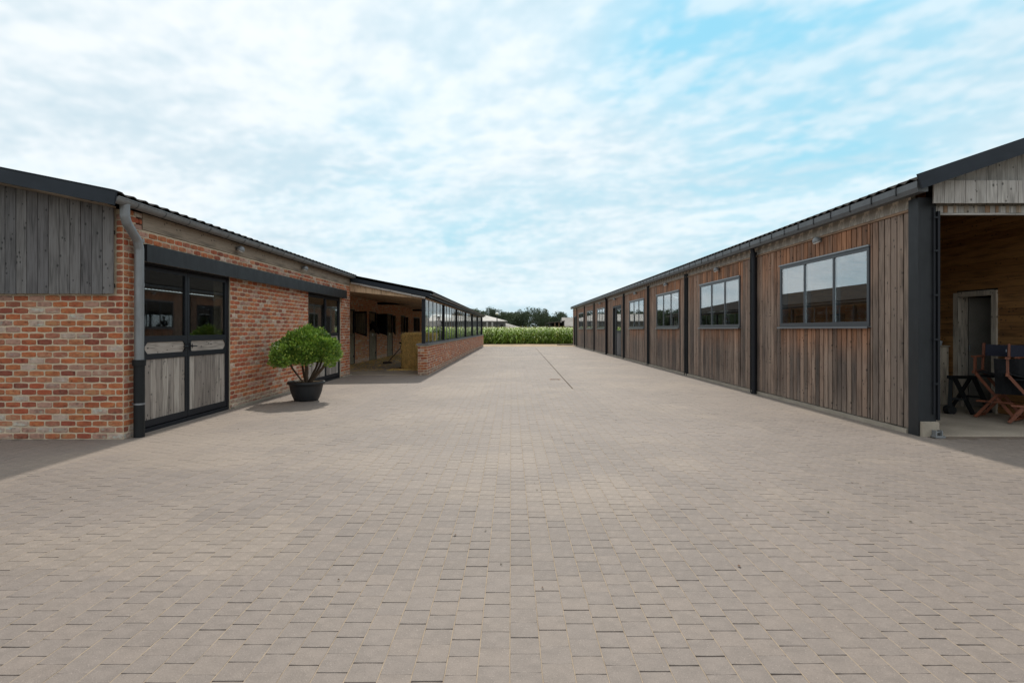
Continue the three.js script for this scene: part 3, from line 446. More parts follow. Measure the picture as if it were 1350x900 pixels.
// ---------------------------------------------------------------- the timber barn on the right
const XB = 5.58;
const barn = thing('timber_barn', 'long weathered timber barn with black-framed windows and an open front on the right', 'barn', [XB, 0, -7.75]);
{
  const s = 0.339, yE = 3.45, yR = (x) => yE + s * (Math.min(x, 23 - x) - 5.36);
  const win = (k) => [8 + 5 * k + 0.82, 8 + 5 * k + 3.74];
  // wall behind the planks, with its openings
  const back = [], X1 = XB + 0.14, XW = XB + 0.05;
  for (let k = 0; k < 8; k++) {
    const a = 8 + 5 * k, b = a + 5;
    if (k === 4) { back.push(bx(XW, X1, 0, 3.3, a, a + 0.75), bx(XW, X1, 2.7, 3.3, a + 0.75, a + 3.15), bx(XW, X1, 0, 3.3, a + 3.15, b)); continue; }
    const [w0, w1] = win(k); back.push(bx(XW, X1, 0, 3.3, a, w0), bx(XW, X1, 0, 1.5, w0, w1), bx(XW, X1, 2.73, 3.3, w0, w1), bx(XW, X1, 0, 3.3, w1, b));
  }
  back.push(bx(XW, X1, 0, 3.3, 48, 48.7), bx(XW, X1, 2.6, 3.3, 48.7, 50.4), bx(XW, X1, 0, 3.3, 50.4, 51.3));
  const tri = new THREE.Shape([new THREE.Vector2(5.78, 3.03), new THREE.Vector2(17.2, 3.03), new THREE.Vector2(17.2, 3.45), new THREE.Vector2(11.5, 5.44), new THREE.Vector2(5.78, 3.5)]);
  const triG = (d) => { const g = new THREE.ExtrudeGeometry(tri, { depth: 0.1, bevelEnabled: false }); g.translate(0, 0, -d - 0.1); return uvM(g); };
  back.push(triG(7.82), triG(51.1), bx(X1, 17.2, 0, 3.03, 51.1, 51.2), bx(17.1, 17.2, 0, 3.4, 7.9, 51.1), bx(8.4, 17.1, 0, 3.03, 7.82, 7.92), bx(X1, 17.1, 0, 3.6, 12.05, 12.2));
  part('wall', back, M.inner, barn);
  // weathered planks
  const r = rng(61), W = 0.137;
  const tones = { base: [0.225, 0.148, 0.108], orange: [0.40, 0.155, 0.056], dark: [0.068, 0.052, 0.045], pale: [0.35, 0.27, 0.215] };
  const mix = (a, b, t) => a.map((v, i) => lerp(v, b[i], t));
  const rest = [];
  const board = (u, w, y0, y1, k, under) => {
    const a = r(), b = r(), c = r(), e = r(), lv = 0.68 + r() * 0.56, corner = k === 0 ? smooth(1.1, 0.2, u - 8) : 0;
    const tone = (y) => {
      const Y = y + y0; let t = mix(tones.base, tones.pale, a * 0.55);
      t = mix(t, tones.dark, smooth(0.25, 0.75, b) * 0.75 * smooth(2.6, 1.1, Y) * (under ? 1 : 0.85));
      const o = under ? smooth(0.85, 1.5, Y) * lerp(0.35, 1, c) : y0 > 2 ? lerp(0.55, 1, c) : smooth(1.7, 3.0, Y) * lerp(0.05, 0.85, c);
      t = mix(t, tones.orange, o * (1 - corner * 0.9) * (k > 3 ? 0.5 : 0.72)); t = t.map((v) => v * lv);
      t = mix(t, tones.pale, smooth(0.55, 0.0, Y) * lerp(0.1, 0.7, e)); t = mix(t, tones.pale, corner * 0.35);
      return mix(t, mix(tones.dark, tones.base, 0.3), smooth(0.12, 0.0, Y) * 0.5);
    };
    const g = plank(w - 0.026 + r() * 0.006, y1 - y0, 0.010 + r() * 0.005, tone, 7, Math.floor(r() * 1e6));
    g.rotateY(-Math.PI / 2); g.rotateZ((r() - 0.5) * 0.0015); g.translate(XB, y0, -u);
    if (k < 4) part('plank', g, M.barnPlank, barn); else rest.push(g);
  };
  for (let k = 0; k < 9; k++) {
    const a = 8 + 5 * k + (k ? 0.12 : -0.07), b = k === 8 ? 51.25 : 13 + 5 * k - 0.12, n = Math.round((b - a) / W), w = (b - a) / n;
    const [w0, w1] = k === 4 ? [28.75, 31.15] : k === 8 ? [48.7, 50.4] : win(k);
    for (let i = 0; i < n; i++) {
      const u0 = a + i * w, u1 = u0 + w, uc = (u0 + u1) / 2, yb = 0.07 + (r() - 0.5) * 0.01;
      const cut = (p, q, y0, y1, un) => q - p > 0.03 && board((p + q) / 2, q - p, y0, y1, k, un);
      if (u1 <= w0 || u0 >= w1) cut(u0, u1, yb, 3.085, false);
      else { if (u0 < w0) cut(u0, w0 - 0.002, yb, 3.085, false); if (u1 > w1) cut(w1 + 0.002, u1, yb, 3.085, false); const p = Math.max(u0, w0), q = Math.min(u1, w1); if (k === 4 || k === 8) cut(p, q, k === 4 ? 2.705 : 2.605, 3.085, false); else { cut(p, q, yb, 1.47, true); cut(p, q, 2.765, 3.085, false); } }
    }
  }
  const pl = part('planking', rest, M.barnPlank, barn); pl.userData = { kind: 'stuff' };
  part('base_kerb', [bx(XB - 0.055, XB + 0.05, -0.01, 0.055, 7.95, 51.3)], M.concrete, barn);
  // windows
  for (let k = 0; k < 8; k++) {
    if (k === 4) continue;
    const [a, b] = win(k), w = sub('window', barn), X = XB - 0.03, y0 = 1.5, y1 = 2.735, f = 0.055;
    part('frame', [bx(X, XB + 0.1, y0, y1, a, a + f), bx(X, XB + 0.1, y0, y1, b - f, b), bx(X, XB + 0.1, y1 - f, y1, a + f, b - f), bx(X, XB + 0.1, y0, y0 + 0.075, a + f, b - f)], M.frame, w);
    const c = [a + f, a + (b - a) / 3, a + (b - a) * 2 / 3, b - f];
    for (let j = 1; j < 3; j++) part('mullion', bx(X, XB + 0.08, y0 + 0.075, y1 - f, c[j] - 0.024, c[j] + 0.024), M.frame, w);
    for (let j = 0; j < 3; j++) part('pane', bx(XB - 0.016, XB - 0.004, y0 + 0.07, y1 - f + 0.005, c[j] + (j ? 0.025 : -0.005), c[j + 1] - (j < 2 ? 0.025 : -0.005)), M.window, w);
    part('sill', [bx(XB - 0.075, XB + 0.01, y0 - 0.022, y0 - 0.002, a - 0.03, b + 0.03), bx(XB - 0.079, XB - 0.07, y0 - 0.035, y0 - 0.002, a - 0.03, b + 0.03)], M.alu, w);
    part('drip_trim', [bx(XB - 0.05, XB, y1 + 0.002, y1 + 0.028, a - 0.02, b + 0.02)], M.alu, w);
  }
  // door of the fifth bay, end door
  {
    const w = sub('door', barn), a = 28.77, b = 31.13, X = XB - 0.02;
    part('frame', [bx(X, XB + 0.14, 0, 2.69, a, a + 0.09), bx(X, XB + 0.14, 0, 2.69, b - 0.12, b), bx(X, XB + 0.14, 2.6, 2.69, a + 0.09, b - 0.12), bx(X, XB + 0.1, 0, 2.6, 30.12, 30.26)], M.black, w);
    part('leaf', [bx(X + 0.02, XB + 0.05, 0.03, 2.58, a + 0.1, a + 0.2), bx(X + 0.02, XB + 0.05, 0.03, 2.58, 30.02, 30.11), bx(X + 0.02, XB + 0.05, 1.25, 1.38, a + 0.2, 30.02), bx(X + 0.02, XB + 0.05, 2.48, 2.58, a + 0.2, 30.02), bx(X + 0.02, XB + 0.05, 0.03, 0.14, a + 0.2, 30.02)], M.black, w);
    part('pane', bx(XB + 0.01, XB + 0.02, 1.38, 2.48, a + 0.2, 30.02), M.window, w);
    for (let j = 0; j < 7; j++) part('plank', bx(XB, XB + 0.03, 0.14, 1.25, a + 0.2 + j * 0.15, a + 0.347 + j * 0.15), M.greyPlanks[j % 5], w);
    part('side_panel', bx(XB + 0.06, XB + 0.09, 0.02, 2.6, 30.26, b - 0.12), M.dark, w);
    const e = sub('door', barn); part('frame', [bx(X, XB + 0.1, 0, 2.59, 48.7, 48.8), bx(X, XB + 0.1, 0, 2.59, 50.3, 50.4), bx(X, XB + 0.1, 2.5, 2.59, 48.8, 50.3)], M.black, e); part('leaf', bx(XB + 0.05, XB + 0.09, 0.02, 2.5, 48.8, 50.3), M.dark, e);
  }
  // steel posts between the bays
  for (let k = 1; k < 9; k++) part('post', [bx(XB - 0.075, XB + 0.06, 0, 3.2, 8 + 5 * k - 0.1, 8 + 5 * k - 0.085), bx(XB - 0.075, XB + 0.06, 0, 3.2, 8 + 5 * k + 0.085, 8 + 5 * k + 0.1), bx(XB - 0.03, XB - 0.015, 0, 3.2, 8 + 5 * k - 0.085, 8 + 5 * k + 0.085)], M.postGrey, barn);
  const cp = part('corner_post', [bx(XB - 0.05, XB + 0.19, 0.0, 3.24, 7.72, 7.735), bx(XB - 0.05, XB + 0.19, 0, 3.24, 7.9, 7.915), bx(XB - 0.05, XB - 0.03, 0, 3.24, 7.735, 7.9), bx(XB + 0.06, XB + 0.08, 0, 3.24, 7.735, 7.9)], M.postGrey, barn);
  part('plinth', [bx(XB - 0.028, XB + 0.19, 0, 0.2, 7.66, 7.718)], M.concrete, cp); part('floor_bracket', [bx(XB + 0.07, XB + 0.2, 0.004, 0.03, 7.56, 7.655), bx(XB + 0.085, XB + 0.1, 0.03, 0.1, 7.58, 7.655), bx(XB + 0.165, XB + 0.18, 0.03, 0.1, 7.58, 7.655), rod([XB + 0.08, 0.07, 7.62], [XB + 0.19, 0.07, 7.62], 0.012)], M.zinc, cp);
  part('door_guide', [bx(XB + 0.195, XB + 0.225, 0.22, 3.05, 7.69, 7.75), rod([XB + 0.15, 0.3, 7.7], [XB + 0.15, 3.1, 7.7], 0.012), ...[0.7, 1.3, 1.9, 2.5, 2.95].map((y) => bx(XB + 0.13, XB + 0.2, y, y + 0.025, 7.68, 7.7))], M.black, barn);
  // plates, gutter and roof
  part('wall_plate', [bx(XB - 0.005, XB + 0.06, 3.125, 3.40, 7.93, 51.3, 'z')], M.plate, barn);
  part('plate_trim', [bx(XB - 0.035, XB + 0.05, 3.088, 3.124, 7.93, 51.3, 'z')], M.streak[1], barn);
  const gShape = (x, y, d0, d1, o) => { const q = [[-0.075 - o, 0.085], [-0.075 - o, 0.0], [-0.055, -0.062 - o], [0.05, -0.062 - o], [0.075 + o, 0.085]], i = [[0.07, 0.085], [0.047, -0.055], [-0.05, -0.055], [-0.07, 0.0], [-0.07, 0.085]]; const g = new THREE.ExtrudeGeometry(new THREE.Shape([...q, ...(o ? [] : i)].map(([a, b]) => new THREE.Vector2(a, b))), { depth: d1 - d0, bevelEnabled: false }); g.translate(x, y, -d1); return uvM(g); };
  const gut = part('gutter', [gShape(5.43, 3.325, 7.5, 51.4, 0), bx(5.36, 5.5, 3.268, 3.405, 7.496, 7.502)], M.gutterGrey, barn);
  for (let k = 0; k < 80; k++) part('bracket', bx(5.348, 5.356, 3.3, 3.415, 7.9 + k * 0.54, 7.922 + k * 0.54), M.steel, gut);
  part('roof', [corrugated(5.37, yE, 11.5, yE + s * 6.13, 7.44, 51.45, 0.22, 0.02), corrugated(17.63, yE, 11.5, yE + s * 6.13, 7.44, 51.45, 0.22, 0.02)], M.roof, barn);
  part('verge_board', [bar([5.33, yE - 0.07, 7.42], [11.5, yE - 0.07 + s * 6.17, 7.42], 0.03, 0.2, [0, 0, 1]), bar([11.5, yE - 0.07 + s * 6.17, 7.42], [17.6, yE - 0.07, 7.42], 0.03, 0.2, [0, 0, 1]), bar([5.42, yE + 0.06, 7.49], [11.5, yE + 0.06 + s * 6.08, 7.49], 0.16, 0.012, [0, 0, 1])], M.verge, barn);
  part('soffit', [bar([5.5, yE - 0.1, 7.63], [11.5, yE - 0.1 + s * 6, 7.63], 0.4, 0.02, [0, 0, 1])], M.dark, barn);
  // front gable planks, door-track cover, streaked lower row
  for (let i = 0; i < 78; i++) { const x = 5.86 + i * 0.142; if (x > 16.9) break; part('gable_plank', bx(x - 0.069, x + 0.069, x > 8.5 ? 0.03 : 3.13, Math.max(3.2, yR(x) - 0.13), 7.772, 7.795 + r() * 0.004), M.palePlanks[Math.floor(r() * 4)], barn); }
  const cv = part('track_cover', bx(5.69, 9.5, 3.16, 3.42, 7.625, 7.66), M.dark, barn);
  for (let i = 0; i < 27; i++) { const x = 5.72 + i * 0.142; part('plank', bx(x - 0.068, x + 0.068, 3.135 + r() * 0.004, 3.442 - r() * 0.004, 7.6, 7.622), M.palePlanks[Math.floor(r() * 4)], cv); part('plank', bx(x - 0.055, x + 0.081, 3.035, 3.128, 7.74, 7.76), M.palePlanks[Math.floor(r() * 4)], cv); part('plank', bx(x + 0.02, x + 0.02 + 0.02 + r() * 0.05, 3.036, 3.132, 7.733, 7.738), M.streak[Math.floor(r() * 3)], cv); }
  part('lower_trim', bx(5.78, 9.5, 3.005, 3.03, 7.72, 7.77, 'x'), M.palePlanks[2], barn);
  // downpipes
  for (const D of [12.82, 32.8]) { const p = sub('downpipe', barn); part('pipe', [tube([[5.43, 3.27, D], [5.46, 3.16, D], [5.475, 3.05, D], [5.475, 1.5, D], [5.475, 0.0, D]], 0.048, 12, 40)], M.black, p); for (const y of [0.3, 1.1, 1.9, 2.7]) part('clamp', rod([5.475, y, D], [5.475, y + 0.03, D], 0.054, 0.054, 12), M.steel, p); part('shoe', rod([5.475, 0.0, D], [5.475, 0.05, D], 0.065, 0.06, 12), M.castIron, p); }
  // lamps
  for (let k = 0; k < 6; k++) { const D = 10.2 + 5 * k, l = sub('wall_lamp', barn), X = XB - 0.09; part('lamp_hood', [(() => { const g = new THREE.SphereGeometry(0.08, 14, 8, 0, 7, 0, 1.65).toNonIndexed(); g.rotateZ(0.45); g.translate(X, 3.03, -D); return uvM(g); })(), rod([XB, 3.03, D], [X + 0.03, 3.03, D], 0.02)], M.zinc, l); part('lens', (() => { const g = new THREE.CylinderGeometry(0.072, 0.065, 0.02, 14).toNonIndexed(); g.rotateZ(0.45); g.translate(X, 3.014, -D); return uvM(g); })(), M.lampGlass, l); }
  // the open room: plank wall with its doorway, end wall, ceiling under the roof
  const XI = 8.27, ph = 0.118, dA = 9.74, dB = 10.5;
  part('room_wall', [bx(XI + 0.03, XI + 0.15, 0, 4.35, 7.93, dA), bx(XI + 0.03, XI + 0.15, 2.12, 4.35, dA, dB), bx(XI + 0.03, XI + 0.15, 0, 4.35, dB, 12.05), bar([5.78, 3.32, 12.1], [8.4, 4.2, 12.1], 0.5, 0.1, [0, 0, 1])], M.dark, barn);
  for (let i = 0; i < 37; i++) { const y = 0.03 + i * ph, m = M.inWood[Math.floor(r() * 4)], t = r() * 0.004; const segs = y < 2.1 ? [[7.95, dA - 0.08], [dB + 0.08, 12.03]] : [[7.95, 12.03]]; for (const [a, b] of segs) part('wall_plank', bx(XI + t, XI + 0.028, y + 0.0025, y + ph - 0.0025, a, b, 'z'), m, barn); }
  for (let i = 0; i < 28; i++) { const y = 0.03 + i * ph; part('wall_plank', bx(X1 + 0.01, XI, y + 0.0025, y + ph - 0.0025, 12.02 + r() * 0.004, 12.045, 'x'), M.inWood[Math.floor(r() * 4)], barn); }
  const dw = sub('doorway', barn);
  part('door_jamb', [bx(XI - 0.03, XI + 0.15, 0.022, 2.12, dA - 0.08, dA + 0.02), bx(XI - 0.03, XI + 0.15, 0.022, 2.12, dB - 0.02, dB + 0.1), bx(XI - 0.03, XI + 0.15, 2.04, 2.13, dA + 0.02, dB - 0.02)], M.jamb, dw);
  part('door_leaf', [(() => { const g = bx(0, 0.92, 0.03, 2.03, 0, 0.04); g.rotateY(-0.25); g.translate(XI + 0.16, 0, -dB + 0.03); return g; })()], M.plaster, dw);
  part('hinge', [rod([XI + 0.16, 1.05, dB - 0.05], [XI + 0.16, 1.16, dB - 0.05], 0.014)], M.zinc, dw);
  part('ceiling', [bar([5.75, 3.36, 7.95], [5.75, 3.36, 12.05], 0.01, 0.01), ...[0, 1, 2, 3, 4, 5, 6, 7, 8, 9, 10, 11, 12, 13, 14, 15, 16, 17].map((i) => { const x = 5.8 + i * 0.15; return bar([x, yR(x) - 0.1, 7.95], [x, yR(x) - 0.1, 12.05], 0.148, 0.015, [-0.32, 0.947, 0]); })], M.inWood[2], barn);
}

// ---------------------------------------------------------------- small things of the yard
{
  // line drain and gully in the paving
  const d = thing('line_drain', 'thin dark slot drain running along the middle of the paving', 'drain', [1.7, 0, -14]);
  part('slot', [bar([1.5, 0.001, 13.9], [1.9, 0.001, 44], 0.026, 0.006)], M.slot, d);
  const g = thing('gully_cover', 'small rusty square drain cover set in the paving', 'drain cover', [1.27, 0, -16.5]);
  part('cover_frame', [bx(1.12, 1.42, -0.03, 0.004, 16.35, 16.38), bx(1.12, 1.42, -0.03, 0.004, 16.62, 16.65), bx(1.12, 1.15, -0.03, 0.004, 16.38, 16.62), bx(1.39, 1.42, -0.03, 0.004, 16.38, 16.62)], mat([0.22, 0.11, 0.05], 0.8, { map: T.dirt }), g);
  for (let k = 0; k < 6; k++) part('grate_bar', bx(1.16 + k * 0.04, 1.178 + k * 0.04, -0.03, 0.002, 16.38, 16.62), mat([0.13, 0.07, 0.04], 0.8, { map: T.dirt }), g);
  // bits of dead leaf and dirt
  const r = rng(71), P = [];
  const spots = [[640, 700], [1092, 676], [1192, 598], [985, 680], [755, 574], [845, 530], [600, 706], [1165, 637], [430, 560], [1002, 637], [560, 574], [975, 747], [1270, 595]];
  const list = []; for (const [x, y] of spots) { const D = 1.45 * 750 / (y - 434); list.push([(x - 674) / 750 * D, D, 0.5]); } for (let i = 0; i < 190; i++) { const D = 3 + r() * 22; list.push([(r() * 1.6 - 0.8) * Math.min(D, 6), D, 0.35]); }
  const lf = (() => { const g = new THREE.BufferGeometry(); g.setAttribute('position', new THREE.Float32BufferAttribute([-0.03, 0.004, 0, 0, 0.0, 0.016, 0.03, 0.008, 0, -0.03, 0.004, 0, 0.03, 0.008, 0, 0, 0.002, -0.016], 3)); g.computeVertexNormals(); return uvM(g); })();
  instanced('leaf_litter', lf, mat([1, 1, 1], 0.9), list.filter(([x]) => x > -5 && x < 5.4).map(([x, D, k]) => [mtx(x, 0.004, -D, r() * 6, [k * (0.5 + r()), 1, k * (0.5 + r())]), col([0.06 + r() * 0.06, 0.045 + r() * 0.03, 0.03])]));
}
// potted bush
{
  const X = -4.19, D = 11.62, pb = thing('potted_bush', 'round green bush on several stems in a low black bowl planter', 'potted plant', [X, 0, -D]);
  const pts = [[0.0, 0.0], [0.225, 0.0], [0.24, 0.02], [0.275, 0.1], [0.305, 0.19], [0.325, 0.29], [0.335, 0.33], [0.365, 0.335], [0.37, 0.375], [0.355, 0.392], [0.325, 0.392], [0.31, 0.33], [0.0, 0.32]].map(([a, b]) => new THREE.Vector2(a, b));
  const pot = new THREE.LatheGeometry(pts, 48).toNonIndexed(); pot.translate(X, 0, -D); part('pot', uvM(pot), mat([0.016, 0.017, 0.019], 0.55), pb);
  const so = new THREE.CircleGeometry(0.32, 24, 0).toNonIndexed(); so.rotateX(-Math.PI / 2); so.translate(X, 0.372, -D); part('soil', uvM(so), mat([0.13, 0.08, 0.035], 1, { map: rep(T.dirt, 2), bumpMap: rep(T.rough, 3), bumpScale: 0.01 }), pb);
  const stems = []; const ends = [[-0.42, 0.95, 0.05], [-0.2, 0.95, 0.25], [0.0, 1.05, 0], [0.06, 1.0, -0.2], [0.33, 0.92, 0.1], [0.48, 0.9, -0.05], [-0.3, 0.9, -0.25], [0.18, 0.95, 0.3]];
  for (const [i, [a, y, z]] of ends.entries()) stems.push(tube([[X + a * 0.16, 0.36, D + z * 0.16], [X + a * 0.42, 0.5, D + z * 0.4], [X + a * 0.72, 0.66, D + z * 0.75], [X + a, y, D + z]], i === 2 ? 0.034 : 0.016 + 0.006 * (i % 3), 7, 10));
  part('stem', stems, mat([0.105, 0.068, 0.042], 0.9, { map: rep(T.wood, 3) }), pb);
  const r = rng(81), list = [], leaf = (() => { const g = new THREE.BufferGeometry(), a = [[0, 0, 0], [0.019, 0.024, 0.006], [0, 0.028, -0.002], [-0.019, 0.024, 0.006], [0.015, 0.05, 0.0], [-0.015, 0.05, 0.0], [0, 0.066, -0.008]], t = [[0, 1, 2], [0, 2, 3], [2, 1, 4], [2, 5, 3], [2, 4, 6], [2, 6, 5]]; g.setAttribute('position', new THREE.Float32BufferAttribute(t.flat().flatMap((k) => a[k]), 3)); g.computeVertexNormals(); return uvM(g); })();
  const clumps = []; for (let i = 0; i < 120; i++) { const a = r() * 6.283, el = Math.asin(lerp(-0.28, 1, r())), rr = lerp(0.7, 1.0, Math.pow(r(), 0.6)); clumps.push([Math.cos(a) * Math.cos(el) * 0.60 * rr, 0.92 + Math.max(-0.15, Math.sin(el) * 0.47) * rr + (r() - 0.5) * 0.05, Math.sin(a) * Math.cos(el) * 0.56 * rr, 0.10 + r() * 0.065, r()]); }
  for (let i = 0; i < 26; i++) { const a = i * 2.4, q = Math.sqrt((i + 0.5) / 26) * 0.5; clumps.push([Math.cos(a) * q, 0.84 + r() * 0.06, Math.sin(a) * q, 0.10, r() * 0.5]); }
  clumps.push([0.1, 1.37, 0, 0.09, 0.9], [0.22, 1.36, 0.05, 0.07, 1], [-0.02, 1.34, 0.1, 0.09, 0.8]);
  const q = new THREE.Vector3(), m4 = new THREE.Matrix4(), qu = new THREE.Quaternion(), up = new THREE.Vector3(0, 1, 0);
  for (const [cx, cy, cz, cr, ct] of clumps) for (let k = 0; k < 175; k++) {
    q.set(r() * 2 - 1, r() * 2 - 1, r() * 2 - 1); if (q.length() > 1) { k--; continue; }
    const p = [cx + q.x * cr, cy + q.y * cr, cz + q.z * cr], dir = new THREE.Vector3(p[0] * 0.9 + (r() - 0.5), (p[1] - 0.8) + (r() - 0.2) * 0.9, p[2] * 0.9 + (r() - 0.5)).normalize();
    qu.setFromUnitVectors(up, dir).multiply(new THREE.Quaternion().setFromAxisAngle(up, r() * 6.28)); const s = 0.5 + r() * 0.5; m4.compose(new THREE.Vector3(...p), qu, new THREE.Vector3(s, s, s));
    const t = Math.min(1, Math.max(0, ct * 0.6 + r() * 0.4)), young = r() < 0.13 ? 1 : 0; list.push([m4.clone(), col([lerp(0.055, 0.27, t) + young * 0.26, lerp(0.125, 0.43, t) + young * 0.24, lerp(0.015, 0.05, t) + young * 0.05])]);
  }
  instanced('crown', leaf, new THREE.MeshPhysicalMaterial({ color: 0xffffff, roughness: 0.45, transmission: 0.25, thickness: 0, side: THREE.DoubleSide }), list, pb);
}
// straw
{
  const r = rng(91), straw = mat([1, 1, 1], 0.9), stick = bx(-0.003, 0.003, -0.003, 0.003, -0.06, 0.06), bl = thing('straw_bale', 'big golden straw bale standing behind the end of the low brick wall', 'straw bale', [-3.35, 0, -21.3]);
  const g = new THREE.BoxGeometry(1.15, 1.25, 1.1, 14, 14, 12).toNonIndexed(), p = g.attributes.position; for (let i = 0; i < p.count; i++) { const h = (k) => (fbm(p.getX(i) * 5 + k * 13 + 50, p.getY(i) * 5 + p.getZ(i) * 7 + 70, 3) - 0.5) * 0.14; p.setXYZ(i, p.getX(i) + h(1), p.getY(i) + h(2), p.getZ(i) + h(3)); } g.computeVertexNormals(); g.translate(-3.42, 0.62, -21.4); part('bale', uvM(g), mat([0.74, 0.48, 0.18], 1, { map: rep(T.dirt, 1.4) }), bl);
  const sc = () => { const v = 0.5 + r() * 0.8; return col([0.80 * v, 0.54 * v, 0.19 * v]); };
  const L = []; for (let i = 0; i < 3200; i++) { const f = r(); const x = (r() - 0.5) * 1.2, y = r() * 1.28, z = (r() - 0.5) * 1.15; const c = f < 0.55 ? [x, y, 0.58] : f < 0.75 ? [-0.6, y, z] : [x, 1.27, z]; L.push([mtx(c[0] - 3.42 + 3.35, c[1], c[2] - 0.1, r() * 6, [1, 1, 0.4 + r()], r() * 3 - 1.5), sc()]); }
  instanced('loose_straw', stick, straw, L, bl);
  const F = []; for (let i = 0; i < 2600; i++) { const D = 19.5 + Math.pow(r(), 0.8) * 14, x = -6.55 + Math.abs(r() + r() - 1) * 2.4; F.push([mtx(x, 0.006 + r() * 0.01, -D, r() * 6, [1, 1, 0.3 + r() * 0.8], (r() - 0.5) * 0.3), sc()]); } for (let i = 0; i < 500; i++) F.push([mtx(-4.4 + r() * 1.6, 0.007, -(19.9 + r() * 1.2), r() * 6, [1, 1, 0.4 + r()]), sc()]);
  instanced('straw_litter', stick, straw, F);
  const ps = thing('tether_post', 'slim black post with knobs beside the straw bale', 'post', [-4.08, 0, -21.2]);
  part('post', [rod([-4.08, 0, 21.2], [-4.08, 1.18, 21.2], 0.03), rod([-4.08, 1.18, 21.2], [-4.06, 1.26, 21.2], 0.05, 0.03), rod([-4.16, 0.95, 21.15], [-4.0, 0.95, 21.15], 0.04), rod([-4.12, 0.78, 21.15], [-4.02, 0.86, 21.15], 0.045)], M.black, ps); part('foot', bx(-4.16, -4.0, 0, 0.02, 21.1, 21.3), M.black, ps);
  const br = thing('stall_broom', 'dark long-handled broom leaning on the black post', 'broom', [-5.2, 0, -23.6]);
  part('handle', rod([-5.2, 0.06, 23.9], [-4.1, 0.82, 21.4], 0.018), mat([0.06, 0.04, 0.03], 0.7), br); part('brush_head', [bar([-5.35, 0.05, 23.75], [-5.08, 0.05, 24.05], 0.07, 0.09)], mat([0.05, 0.035, 0.03], 1), br);
}
